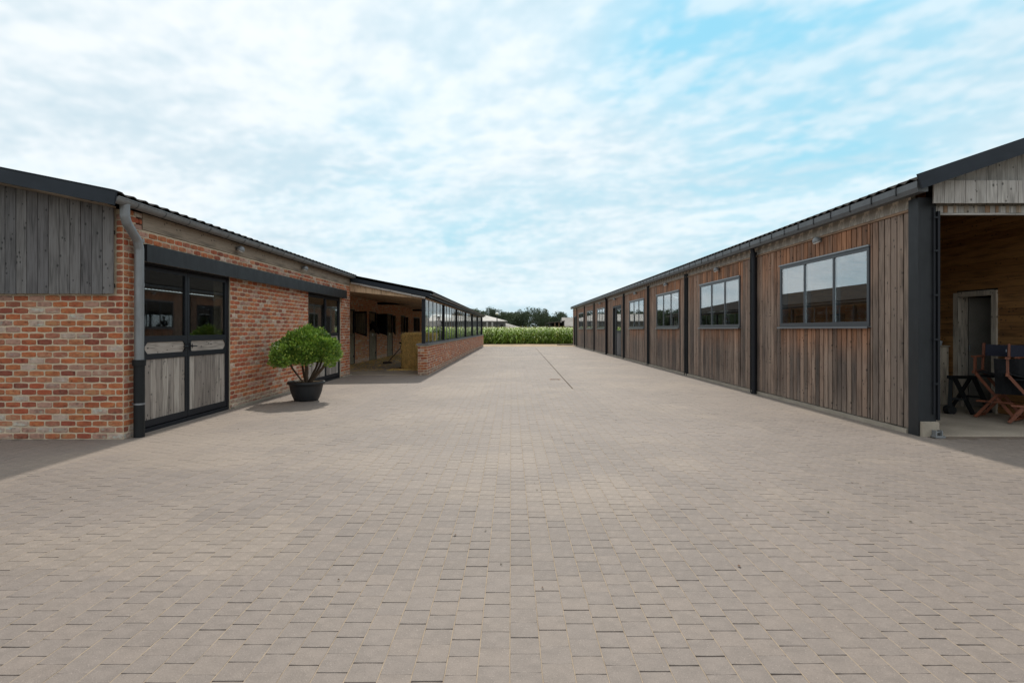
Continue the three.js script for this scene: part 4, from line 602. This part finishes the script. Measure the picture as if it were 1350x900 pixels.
// director's chairs, stand and counter in the open room
{
  const wd = wood([0.24, 0.075, 0.035], { roughness: 0.5 }), cloth = mat([0.030, 0.033, 0.052], 0.95), blk = mat([0.008, 0.008, 0.010], 0.95);
  const canvasTex = (() => { const c = document.createElement('canvas'); c.width = 512; c.height = 192; const x = c.getContext('2d'); x.fillStyle = '#2c2e3c'; x.fillRect(0, 0, 512, 192); x.fillStyle = '#b9bcc8'; x.font = 'bold 62px sans-serif'; x.fillText('HA', 250, 118); const t = new THREE.CanvasTexture(c); t.colorSpace = THREE.SRGBColorSpace; t.magFilter = THREE.LinearFilter; return t; })();
  const chair = (label, X, D, yaw, draped) => {
    const ch = thing('director_chair', label, 'chair', [X, 0.022, -D]); ch.rotation.y = yaw; const B = (o) => off.set(o, new THREE.Vector3()); B(ch);
    const w = 0.27, z = 0.2, A = 0.99, S = 0.74; // half width, half depth; front looks along -D in its own frame (towards +z)
    const P = (x, y, q) => [x, y, -q];
    for (const q of [z, -z]) { part('leg', bar(P(-w, S, q), P(w - 0.02, 0.02, q), 0.042, 0.024, [0, 0, -1]), wd, ch); part('leg', bar(P(w, S, q + 0.028), P(-w + 0.02, 0.02, q + 0.028), 0.042, 0.024, [0, 0, -1]), wd, ch); }
    for (const sx of [-1, 1]) {
      part('seat_rail', [bar(P(sx * w, S, z + 0.06), P(sx * w, S, -z - 0.04), 0.04, 0.045)], wd, ch);
      part('foot_rail', [bar(P(sx * (w - 0.02), 0.035, z + 0.05), P(sx * (w - 0.02), 0.035, -z), 0.035, 0.03)], wd, ch);
      part('arm_post', [bar(P(sx * w, S, z - 0.02), P(sx * w, A, z - 0.02), 0.035, 0.03)], wd, ch);
      part('arm', [bar(P(sx * w, A, z + 0.06), P(sx * w, A, -z - 0.02), 0.06, 0.022)], wd, ch);
      part('back_post', [bar(P(sx * w, S, -z + 0.02), P(sx * (w - 0.005), 1.2, -z - 0.05), 0.032, 0.03)], wd, ch);
    }
    part('footrest', [bx(-w + 0.04, w - 0.04, 0.27, 0.295, -z - 0.08, -z - 0.0, 'x')], wd, ch);
    const sag = new THREE.PlaneGeometry(2 * w, 2 * z, 10, 4).toNonIndexed(); sag.rotateX(-Math.PI / 2); { const p = sag.attributes.position; for (let i = 0; i < p.count; i++) p.setY(i, S + 0.02 - 0.06 * (1 - (p.getX(i) / w) ** 2)); sag.computeVertexNormals(); } part('seat', [uvM(sag), bx(-w, w, 0.66, 0.675, -z, z)], blk, ch);
    const bk = new THREE.PlaneGeometry(2 * w + 0.04, 0.19, 12, 2).toNonIndexed(); { const p = bk.attributes.position, u = bk.attributes.uv; for (let i = 0; i < p.count; i++) p.setXYZ(i, p.getX(i), 1.09 + p.getY(i) + 0.012 * (1 - (p.getX(i) / w) ** 2) * -1, -z - 0.045 - 0.07 * (1 - (p.getX(i) / w) ** 2)); bk.computeVertexNormals(); }
    const bm = new THREE.Mesh(bk, mat([1, 1, 1], 0.95, { map: canvasTex })); bm.name = 'backrest'; bm.castShadow = bm.receiveShadow = true; ch.add(bm);
    return ch;
  };
  chair("tall wooden director's chair with dark blue canvas back in the open barn front", 7.84, 9.12, -0.95);
  const c2 = chair("tall wooden director's chair with a black coat over it, cut off by the picture edge", 7.86, 8.58, -0.75);
  const ct = thing('draped_coat', "black coat hanging over the arm of the nearer director's chair", 'coat', [7.55, 0.6, -8.65]);
  { const g = new THREE.PlaneGeometry(0.5, 0.55, 12, 10).toNonIndexed(), p = g.attributes.position; for (let i = 0; i < p.count; i++) { const x = p.getX(i), y = p.getY(i); p.setXYZ(i, x * (1 - 0.15 * (0.27 - y)), y, Math.sin(x * 26 + y * 5) * 0.022 + (fbm(x * 8 + 20, y * 8 + 20, 2) - 0.5) * 0.05); } const bk = g.clone(); bk.translate(0, 0, -0.03); const a = join([g, bk]); a.computeVertexNormals(); a.rotateY(-0.7); a.translate(7.73, 0.72, -8.72); part('cloth', uvM(a), blk, ct); }
  // black folding trestle
  const tr = thing('trestle_stand', 'black folding trestle standing before the open doorway', 'trestle', [7.7, 0.022, -9.8]);
  const legs = [[[7.62, 0.62, 9.85], [7.42, 0.03, 9.62]], [[7.64, 0.62, 9.8], [7.72, 0.03, 9.5]], [[8.12, 0.60, 10.05], [7.98, 0.03, 10.3]], [[8.14, 0.60, 10.0], [8.17, 0.03, 9.7]]];
  for (const [a, b] of legs) part('leg', bar(a, b, 0.06, 0.045), M.castIron, tr);
  part('top_bar', [bar([7.57, 0.625, 9.82], [8.18, 0.605, 10.03], 0.09, 0.05)], M.castIron, tr); part('brace', [bar([7.5, 0.27, 9.7], [7.68, 0.27, 9.6], 0.03, 0.03), bar([8.03, 0.27, 10.2], [8.15, 0.27, 9.85], 0.03, 0.03), bar([7.5, 0.24, 9.72], [8.06, 0.24, 10.2], 0.03, 0.03)], M.castIron, tr); part('foot', [rod([7.42, 0.09, 9.68], [7.42, 0.09, 9.56], 0.075, 0.075, 14)], M.castIron, tr);
  // counter with a bundle on it
  const cn = thing('counter', 'pale plank counter in the corner of the open room', 'counter', [7.7, 0.022, -11.0]);
  for (let k = 0; k < 9; k++) part('front_plank', bx(7.02 + k * 0.137, 7.153 + k * 0.137, 0.03, 1.12, 10.72, 10.745), M.counter, cn); part('worktop', bx(7.0, 8.26, 1.12, 1.145, 10.69, 11.4, 'x'), M.counter, cn); part('carcass', bx(7.02, 8.255, 0.03, 1.11, 10.75, 11.4), M.dark, cn);
  const bg = thing('tack_bundle', 'dark bundle of tack lying on the pale counter', 'bundle', [7.98, 1.145, -10.95]);
  { const g = new THREE.IcosahedronGeometry(0.16, 4), p = g.attributes.position; for (let i = 0; i < p.count; i++) { const k = 0.75 + 0.6 * fbm(p.getX(i) * 14 + 40, p.getY(i) * 14 + p.getZ(i) * 11 + 40, 3); p.setXYZ(i, p.getX(i) * k * 1.3, Math.max(-0.07, p.getY(i) * k * 0.75), p.getZ(i) * k); } g.computeVertexNormals(); g.translate(7.98, 1.215, -10.95); part('cloth', uvM(g), mat([0.012, 0.014, 0.022], 0.9), bg); }
  const bo = thing('white_tub', 'small white tub beside the dark bundle on the counter', 'tub', [8.13, 1.145, -10.82]);
  part('tub', [(() => { const g = new THREE.LatheGeometry([[0, 0], [0.055, 0], [0.066, 0.075], [0.07, 0.08], [0.06, 0.085], [0, 0.085]].map(([a, b]) => new THREE.Vector2(a, b)), 20).toNonIndexed(); g.translate(8.13, 1.147, -10.82); return uvM(g); })()], mat([0.55, 0.6, 0.66], 0.5), bo);
}

// ---------------------------------------------------------------- rider and horses: one continuous skin from tapered bones
function skin(bones, cell, blend = 0.03, pad = 0.08) { // bones: [ax,ay,az, bx,by,bz, ra, rb] in metres
  let lo = [1e9, 1e9, 1e9], hi = [-1e9, -1e9, -1e9];
  for (const b of bones) for (let k = 0; k < 3; k++) { const r = Math.max(b[6], b[7]) + pad; lo[k] = Math.min(lo[k], b[k] - r, b[k + 3] - r); hi[k] = Math.max(hi[k], b[k] + r, b[k + 3] + r); }
  const size = Math.max(hi[0] - lo[0], hi[1] - lo[1], hi[2] - lo[2]), n = Math.max(12, Math.ceil(size / cell) + 4), c = lo.map((v, k) => (v + hi[k]) / 2), h = size / 2 * n / (n - 4);
  const mc = new MarchingCubes(n, new THREE.MeshStandardMaterial(), false, false, 400000), half = n / 2;
  for (let z = 0; z < n; z++) for (let y = 0; y < n; y++) for (let x = 0; x < n; x++) {
    const p = [c[0] + (x - half) / half * h, c[1] + (y - half) / half * h, c[2] + (z - half) / half * h]; let s = 0;
    for (const b of bones) { const e = [b[3] - b[0], b[4] - b[1], b[5] - b[2]], q = [p[0] - b[0], p[1] - b[1], p[2] - b[2]], l = e[0] * e[0] + e[1] * e[1] + e[2] * e[2] || 1e-9, t = Math.min(1, Math.max(0, (q[0] * e[0] + q[1] * e[1] + q[2] * e[2]) / l)); const d = Math.hypot(q[0] - e[0] * t, q[1] - e[1] * t, q[2] - e[2] * t) - lerp(b[6], b[7], t); s += Math.exp(-Math.min(d, 3) / blend); }
    mc.field[x + y * n + z * n * n] = blend * Math.log(Math.max(s, 1e-30));
  }
  mc.isolation = 0; mc.update();
  const k = mc.count, pos = mc.positionArray.slice(0, k * 3), g = new THREE.BufferGeometry(); for (let i = 0; i < k; i++) for (let j = 0; j < 3; j++) pos[i * 3 + j] = pos[i * 3 + j] * h + c[j];
  g.setAttribute('position', new THREE.BufferAttribute(pos, 3)); const nn = mc.normalArray.slice(0, k * 3); g.setAttribute('normal', new THREE.BufferAttribute(nn, 3));
  return uvM(g);
}
{
  // horse, nose towards +z; y up; x to its left
  const hx = -5.68, hD = 44.4;
  const body = [[0, 1.18, -0.55, 0, 1.2, 0.35, 0.29, 0.27], [0, 1.2, 0.4, 0, 1.1, 0.55, 0.25, 0.2], [0, 1.3, 0.45, 0, 1.68, 0.85, 0.19, 0.11], [0, 1.72, 0.86, 0, 1.48, 1.18, 0.1, 0.062], [0, 1.6, 1.0, 0, 1.55, 1.02, 0.09, 0.08], [0.06, 1.8, 0.84, 0.075, 1.9, 0.85, 0.03, 0.012], [-0.06, 1.8, 0.84, -0.075, 1.9, 0.85, 0.03, 0.012],
    ...[1, -1].flatMap((s) => [[s * 0.13, 1.05, 0.42, s * 0.14, 0.72, 0.45, 0.11, 0.065], [s * 0.14, 0.72, 0.45, s * 0.13, 0.45, 0.44, 0.055, 0.05], [s * 0.13, 0.45, 0.44, s * 0.13, 0.14, 0.44, 0.036, 0.036], [s * 0.13, 0.14, 0.44, s * 0.13, 0.06, 0.48, 0.04, 0.058], [s * 0.14, 1.1, -0.62, s * 0.16, 0.78, -0.5, 0.19, 0.1], [s * 0.16, 0.78, -0.5, s * 0.15, 0.54, -0.74, 0.09, 0.05], [s * 0.15, 0.54, -0.74, s * 0.15, 0.14, -0.66, 0.042, 0.036], [s * 0.15, 0.14, -0.66, s * 0.15, 0.06, -0.6, 0.04, 0.058]])];
  const coat = mat([0.016, 0.011, 0.009], 0.5), hs = thing('ridden_horse', 'dark brown horse carrying the rider, seen through the glass screen', 'horse', [hx, 0, -hD]);
  const bind = (o) => off.set(o, new THREE.Vector3()); bind(hs); hs.rotation.y = 0.12;
  part('body', skin(body, 0.028, 0.035), coat, hs); part('tail', skin([[0, 1.3, -0.85, 0, 1.1, -1.0, 0.05, 0.07], [0, 1.1, -1.0, 0, 0.55, -1.02, 0.08, 0.03]], 0.03), M.castIron, hs); part('mane', skin([[0, 1.84, 0.78, 0, 1.45, 0.36, 0.035, 0.035]], 0.02), M.castIron, hs);
  part('saddle', skin([[0, 1.49, 0.12, 0, 1.49, -0.25, 0.05, 0.06], [0.2, 1.42, 0.0, 0.29, 1.05, 0.08, 0.06, 0.05], [-0.2, 1.42, 0.0, -0.29, 1.05, 0.08, 0.06, 0.05]], 0.025), mat([0.03, 0.018, 0.012], 0.5), hs);
  part('bridle', [rod([0.085, 1.56, -1.04], [-0.085, 1.56, -1.04], 0.012), rod([0.1, 1.53, -1.05], [0.14, 1.62, -0.3], 0.007), rod([-0.1, 1.53, -1.05], [-0.14, 1.62, -0.3], 0.007)], M.black, hs);
  // rider
  const rd = thing('person', 'person in a light blue shirt and white-topped dark helmet riding the dark horse', 'person', [hx, 0, -hD]); bind(rd); rd.rotation.y = 0.12;
  const arm = (s) => [[s * 0.19, 2.06, -0.08, s * 0.25, 1.8, -0.02, 0.056, 0.046], [s * 0.25, 1.8, -0.02, s * 0.1, 1.66, 0.2, 0.045, 0.032]], leg = (s) => [[s * 0.12, 1.52, -0.1, s * 0.34, 1.33, 0.22, 0.1, 0.07], [s * 0.34, 1.33, 0.22, s * 0.33, 0.92, 0.06, 0.064, 0.045], [s * 0.33, 0.92, 0.06, s * 0.34, 0.87, 0.22, 0.045, 0.036]];
  const torso = [[0, 1.54, -0.1, 0, 1.75, -0.09, 0.15, 0.13], [0, 1.75, -0.09, 0, 2.0, -0.08, 0.135, 0.155], [-0.13, 2.06, -0.08, 0.13, 2.06, -0.08, 0.075, 0.075]];
  const head = [[0, 2.08, -0.08, 0, 2.22, -0.05, 0.055, 0.052], [0, 2.3, -0.05, 0, 2.36, -0.06, 0.088, 0.092], [0, 2.22, -0.01, 0, 2.24, 0.0, 0.055, 0.06], [0, 2.29, 0.04, 0, 2.265, 0.06, 0.012, 0.016]];
  const hand = (s) => { const w = [s * 0.1, 1.66, 0.2], o = [[...w, s * 0.06, 1.65, 0.27, 0.03, 0.034]]; for (let f = 0; f < 4; f++) { const x = s * (0.075 - 0.0), y = 1.685 - f * 0.02, l = [0.034, 0.038, 0.035, 0.028][f]; o.push([s * 0.06, y - 0.005, 0.27, s * 0.05, y, 0.27 + l, 0.0095, 0.009], [s * 0.05, y, 0.27 + l, s * 0.02, y, 0.27 + l - 0.005, 0.009, 0.0085], [s * 0.02, y, 0.27 + l - 0.005, s * 0.022, y, 0.275, 0.0085, 0.008]); } o.push([s * 0.075, 1.69, 0.24, s * 0.045, 1.715, 0.28, 0.011, 0.01], [s * 0.045, 1.715, 0.28, s * 0.025, 1.705, 0.3, 0.01, 0.009]); return o; };
  part('body', [skin([...torso.map((b) => [...b.slice(0, 6), b[6] - 0.015, b[7] - 0.015]), ...arm(1), ...arm(-1), ...leg(1), ...leg(-1), ...head], 0.022, 0.018), skin(hand(1), 0.005, 0.006, 0.03), skin(hand(-1), 0.005, 0.006, 0.03)], mat([0.42, 0.25, 0.18], 0.6), rd);
  part('shirt', skin([...torso, ...arm(1).map((b, i) => [...b.slice(0, 6), b[6] + 0.014, b[7] + 0.014]).slice(0, 1), ...arm(-1).map((b) => [...b.slice(0, 6), b[6] + 0.014, b[7] + 0.014]).slice(0, 1), ...[1, -1].map((s) => [s * 0.25, 1.8, -0.02, s * 0.17, 1.725, 0.1, 0.056, 0.05])], 0.02, 0.02), mat([0.46, 0.60, 0.82], 0.9), rd);
  part('breeches', skin([[0, 1.55, -0.1, 0, 1.6, -0.1, 0.155, 0.15], ...[1, -1].map((s) => [s * 0.12, 1.52, -0.1, s * 0.34, 1.33, 0.22, 0.112, 0.082])], 0.022, 0.02), mat([0.02, 0.02, 0.024], 0.9), rd);
  part('boots', skin([1, -1].flatMap((s) => leg(s).slice(1).map((b) => [...b.slice(0, 6), b[6] + 0.012, b[7] + 0.012])), 0.02, 0.012), M.castIron, rd);
  part('helmet', [(() => { const g = new THREE.SphereGeometry(0.125, 20, 10, 0, 7, 0, 1.62).toNonIndexed(); g.scale(0.92, 1, 1.08); g.translate(0, 2.36, -0.055); return uvM(g); })(), (() => { const g = new THREE.CylinderGeometry(0.125, 0.14, 0.012, 20, 1, false, -1, 2).toNonIndexed(); g.scale(0.9, 1, 1.35); g.translate(0, 2.35, -0.03); return uvM(g); })()], mat([0.03, 0.035, 0.05], 0.4), rd);
  part('helmet_band', (() => { const g = new THREE.SphereGeometry(0.128, 20, 4, 0, 7, 0.55, 0.5).toNonIndexed(); g.scale(0.92, 1, 1.08); g.translate(0, 2.36, -0.055); return uvM(g); })(), mat([0.7, 0.72, 0.75], 0.5), rd);
  part('eyes', [rod([0.034, 2.315, -0.028], [0.034, 2.315, -0.034], 0.012), rod([-0.034, 2.315, -0.028], [-0.034, 2.315, -0.034], 0.012), rod([0.022, 2.215, -0.052], [-0.022, 2.215, -0.052], 0.005)], M.castIron, rd);
  // head of a horse looking out of the second box
  const hd = thing('stabled_horse', 'dark horse leaning its head out over the second stable door', 'horse', [XS, 0, -27.3]); bind(hd); hd.rotation.y = 1.15;
  part('body', skin([[0, 1.25, -1.3, 0, 1.3, -0.6, 0.3, 0.25], [0, 1.35, -0.6, 0, 1.62, -0.05, 0.19, 0.12], [0, 1.68, -0.03, 0, 1.27, 0.27, 0.1, 0.062], [0, 1.5, 0.1, 0, 1.44, 0.14, 0.09, 0.08], [0.06, 1.76, -0.05, 0.075, 1.86, -0.04, 0.03, 0.012], [-0.06, 1.76, -0.05, -0.075, 1.86, -0.04, 0.03, 0.012]], 0.022, 0.03), coat, hd);
  part('halter', [rod([0.08, 1.4, -0.2], [-0.08, 1.4, -0.2], 0.014), rod([0.085, 1.4, -0.2], [0.1, 1.64, 0.0], 0.01), rod([-0.085, 1.4, -0.2], [-0.1, 1.64, 0.0], 0.01)], M.black, hd);
}

// ---------------------------------------------------------------- maize, sheds, lamp post, wood
{
  const r = rng(101), P = [], C = [];
  const plant = (seed, tassel) => {
    const q = rng(seed), T3 = []; const tri = (...v) => T3.push(...v.flat());
    const st = new THREE.CylinderGeometry(0.008, 0.014, 1.5, 4, 1, true).toNonIndexed(); st.translate(0, 0.75, 0); T3.push(...st.attributes.position.array);
    for (let k = 0; k < 11; k++) { const a = k * 2.6 + q(), y0 = 0.18 + k * 0.125, L = 0.5 + q() * 0.3, w = 0.045, rise = 0.5 + q() * 0.35; let prev = null; for (let s = 0; s <= 4; s++) { const t = s / 4, x = L * t, y = y0 + rise * L * t * 1.6 - 1.35 * L * t * t, ww = w * (t < 0.5 ? 0.7 + 0.6 * t : 2 * (1 - t)); const c = [Math.cos(a), Math.sin(a)], l = [c[0] * x - c[1] * ww, y, c[1] * x + c[0] * ww], rr = [c[0] * x + c[1] * ww, y, c[1] * x - c[0] * ww]; if (prev) { tri(prev[0], l, rr); tri(prev[0], rr, prev[1]); } prev = [l, rr]; } }
    const g = new THREE.BufferGeometry(); g.setAttribute('position', new THREE.Float32BufferAttribute(T3, 3)); g.computeVertexNormals(); return uvM(g);
  };
  const lists = [[], [], []];
  for (let row = 0; row < 16; row++) for (let x = -75; x < 75; x += 0.17) { const D = 56.6 + row * 0.62 + (r() - 0.5) * 0.25, s = 0.88 + r() * 0.16 + 0.06 * (fbm(x * 0.3 + 100, row * 0.4 + 100, 2) - 0.5), v = 0.7 + r() * 0.6, yl = r() < 0.12 ? 1 : 0; lists[Math.floor(r() * 3)].push([mtx(x + (r() - 0.5) * 0.1, 0, -D, r() * 6.28, [s * 1.1, s * 1.02, s * 1.1]), col([(0.27 + yl * 0.2) * v, (0.40 + yl * 0.1) * v, 0.045 * v])]); }
  const lm = new THREE.MeshPhysicalMaterial({ color: 0xffffff, roughness: 0.6, transmission: 0.35, thickness: 0, side: THREE.DoubleSide });
  const root = new THREE.Group(); root.name = 'maize_field'; root.userData = { kind: 'stuff', label: 'dense green maize field behind the sand track', category: 'maize field' }; scene.add(root);
  lists.forEach((l, i) => instanced('maize', plant(111 + i), lm, l, root));
  // tassels over the field
  const tg = (() => { const q = []; for (let k = 0; k < 5; k++) { const a = k * 1.26, c = Math.cos(a) * 0.09, s = Math.sin(a) * 0.09; q.push(0.006, 0, 0, -0.006, 0, 0, c, 0.2 + 0.03 * k, s); } const g = new THREE.BufferGeometry(); g.setAttribute('position', new THREE.Float32BufferAttribute(q, 3)); g.computeVertexNormals(); return uvM(g); })();
  const tl = []; for (const l of lists) for (const [m] of l) if (r() < 0.6) { const e = m.elements; tl.push([mtx(e[12], 1.5 * Math.hypot(e[4], e[5], e[6]), e[14], r() * 6), col([0.34 + r() * 0.1, 0.30 + r() * 0.06, 0.12])]); }
  instanced('tassel', tg, mat([1, 1, 1], 0.9), tl, root);
}
{
  const hip = (x0, x1, d0, d1, ye, yr, hx0, hx1, o = 0.4) => { // hipped or gabled roof: ridge along x, inset hx at each end
    const a = [[x0 - o, ye, d0 - o], [x1 + o, ye, d0 - o], [x1 + o, ye, d1 + o], [x0 - o, ye, d1 + o], [x0 + hx0 - o, yr, (d0 + d1) / 2], [x1 - hx1 + o, yr, (d0 + d1) / 2]], P = [], v = (k, dy = 0) => [a[k][0], a[k][1] + dy, -a[k][2]];
    for (const [i, j, k] of [[0, 1, 5], [0, 5, 4], [2, 3, 4], [2, 4, 5], [1, 2, 5], [3, 0, 4]]) P.push(...v(i), ...v(j), ...v(k));
    for (const [i, j] of [[0, 1], [1, 2], [2, 3], [3, 0]]) P.push(...v(i, -0.18), ...v(j, -0.18), ...v(j), ...v(i, -0.18), ...v(j), ...v(i));
    const g = new THREE.BufferGeometry(); g.setAttribute('position', new THREE.Float32BufferAttribute(P, 3)); g.computeVertexNormals(); return uvM(g);
  };
  const grey = mat([0.20, 0.195, 0.185], 0.9, { map: rep(T.dirt, 0.3) }), pale = mat([0.46, 0.45, 0.43], 0.9, { map: rep(T.dirt, 0.3) }), white = mat([0.38, 0.37, 0.36], 0.7, { map: rep(T.dirt, 0.2) }), mid = mat([0.33, 0.315, 0.30], 0.85, { map: rep(T.dirt, 0.2) });
  // pale-roofed shed behind the maize, left
  const a = thing('field_shed', 'low grey shed with a pale roof behind the maize, left of the lamp post', 'shed', [-7, 0, -112]);
  part('wall', [bx(-16, -1.2, 0, 3.1, 112, 124)], grey, a); part('roof', hip(-16, -1.2, 112, 124, 3.1, 4.6, 0, 5.4), white, a); for (const x of [-6.0, -4.9, -3.9]) part('post', bx(x, x + 0.35, 0, 3.05, 111.6, 111.9), pale, a); part('opening', [bx(-3.4, -1.4, 0, 2.7, 111.95, 111.99)], mat([0.10, 0.095, 0.09], 0.9), a); part('window', bx(-2.1, -1.65, 1.9, 2.4, 111.88, 111.94), M.dark, a);
  const b = thing('field_shed', 'grey lean-to roof dropping to the maize, right of the lamp post', 'shed', [0, 0, -122]);
  part('wall', bx(-2.5, 2.2, 0, 1.8, 126, 134), grey, b); part('roof', hip(-3, 2.2, 125, 135, 1.75, 3.1, 0, 4.6), mid, b);
  const c = thing('field_shed', 'open dark timber shed behind the maize beside the barn end', 'shed', [10.5, 0, -125]);
  part('wall', [bx(8.6, 11.6, 0, 3.0, 128, 130), bx(8.6, 8.9, 0, 2.6, 125, 128), bx(11.4, 11.7, 0, 3.2, 125, 128)], M.dark, c); part('roof', [bar([8.2, 2.85, 126.8], [11.8, 3.3, 126.8], 4.4, 0.15)], mat([0.09, 0.07, 0.06], 0.9), c); for (const x of [9.5, 10.4]) part('post', bx(x, x + 0.2, 0, 2.9, 124.9, 125.1), mat([0.2, 0.12, 0.08], 0.9), c); part('rail', bx(8.6, 11.4, 1.6, 1.85, 124.95, 125.05), mat([0.22, 0.12, 0.07], 0.9), c);
  const e = thing('field_shed', 'shed with a plain grey-brown roof behind the maize at the barn end', 'shed', [17, 0, -128]);
  part('wall', bx(11.9, 23, 0, 2.2, 128, 138), grey, e); part('roof', hip(11.9, 23, 128, 138, 2.15, 4.2, 0.2, 0.2, 0.3), mid, e);
  const lp = thing('lamp_post', 'slim lamp post with a white head rising from the maize', 'lamp post', [-1.45, 0, -58]);
  part('pole', rod([-1.45, 0, 58], [-1.45, 3.0, 58], 0.06, 0.045), M.postGrey, lp); part('lamp_head', (() => { const g = new THREE.SphereGeometry(0.17, 14, 10).toNonIndexed(); g.scale(1, 0.75, 1); g.translate(-1.45, 3.05, -58); return uvM(g); })(), M.lampGlass, lp);
  // the far wood: crowns of leaf clumps on short trunks, one mass
  const r = rng(131), L = [], TR = [];
  const leaf = (() => { const g = new THREE.BufferGeometry(), P = [], q = rng(7); for (let i = 0; i < 5; i++) { const c = [(q() - 0.5) * 1.0, (q() - 0.5) * 1.0, (q() - 0.5) * 1.0]; for (let k = 0; k < 3; k++) P.push(c[0] + (q() - 0.5) * 0.9, c[1] + (q() - 0.5) * 0.9, c[2] + (q() - 0.5) * 0.9); } g.setAttribute('position', new THREE.Float32BufferAttribute(P, 3)); g.computeVertexNormals(); return uvM(g); })();
  for (let i = 0; i < 190; i++) {
    const X = -110 + i * 1.25 + (r() - 0.5) * 3, D = 235 + r() * 26, env = X > 8 && X < 60 ? smooth(32, 8, X) : 1, h = (7.2 + r() * 3.2) * lerp(0.74, 1, env), w = 2.8 + r() * 1.8, tn = r();
    TR.push(rod([X, 0, D], [X, h * 0.6, D], 0.25, 0.12, 5));
    const cl = []; for (let k = 0; k < 15; k++) { const a = r() * 6.28, u = r(); cl.push([X + Math.cos(a) * w * 0.7 * Math.sqrt(u), h * lerp(0.2, 0.93, Math.pow(r(), 0.8)), D + Math.sin(a) * w * 0.7, 0.9 + r() * 1.1]); } cl.push([X, h - 0.6, D, 1.1]);
    for (const [x, y, d, q] of cl) for (let k = 0; k < 32; k++) { const a = r() * 6.28, b = Math.acos(2 * r() - 1), rr = q * Math.cbrt(0.25 + 0.75 * r()); const v = 0.7 + r() * 0.6; L.push([mtx(x + Math.cos(a) * Math.sin(b) * rr, Math.max(0.3, y + Math.cos(b) * rr * 0.85), -(d + Math.sin(a) * Math.sin(b) * rr), r() * 6, [0.62, 0.62, 0.62], r() * 6), col([lerp(0.036, 0.058, tn) * v, lerp(0.062, 0.086, tn) * v, lerp(0.026, 0.030, tn) * v])]); }
  }
  const wd = new THREE.Group(); wd.name = 'far_wood'; wd.userData = { kind: 'stuff', label: 'dark green wood along the horizon behind the sheds', category: 'wood' }; scene.add(wd);
  instanced('foliage', leaf, new THREE.MeshPhysicalMaterial({ color: 0xffffff, roughness: 0.8, transmission: 0.3, thickness: 0, side: THREE.DoubleSide }), L, wd);
  const tr = new THREE.Mesh(join(TR), mat([0.06, 0.045, 0.035], 0.9)); tr.name = 'trunk'; tr.userData = { kind: 'stuff' }; wd.add(tr);
}
renderer.render(scene, camera);
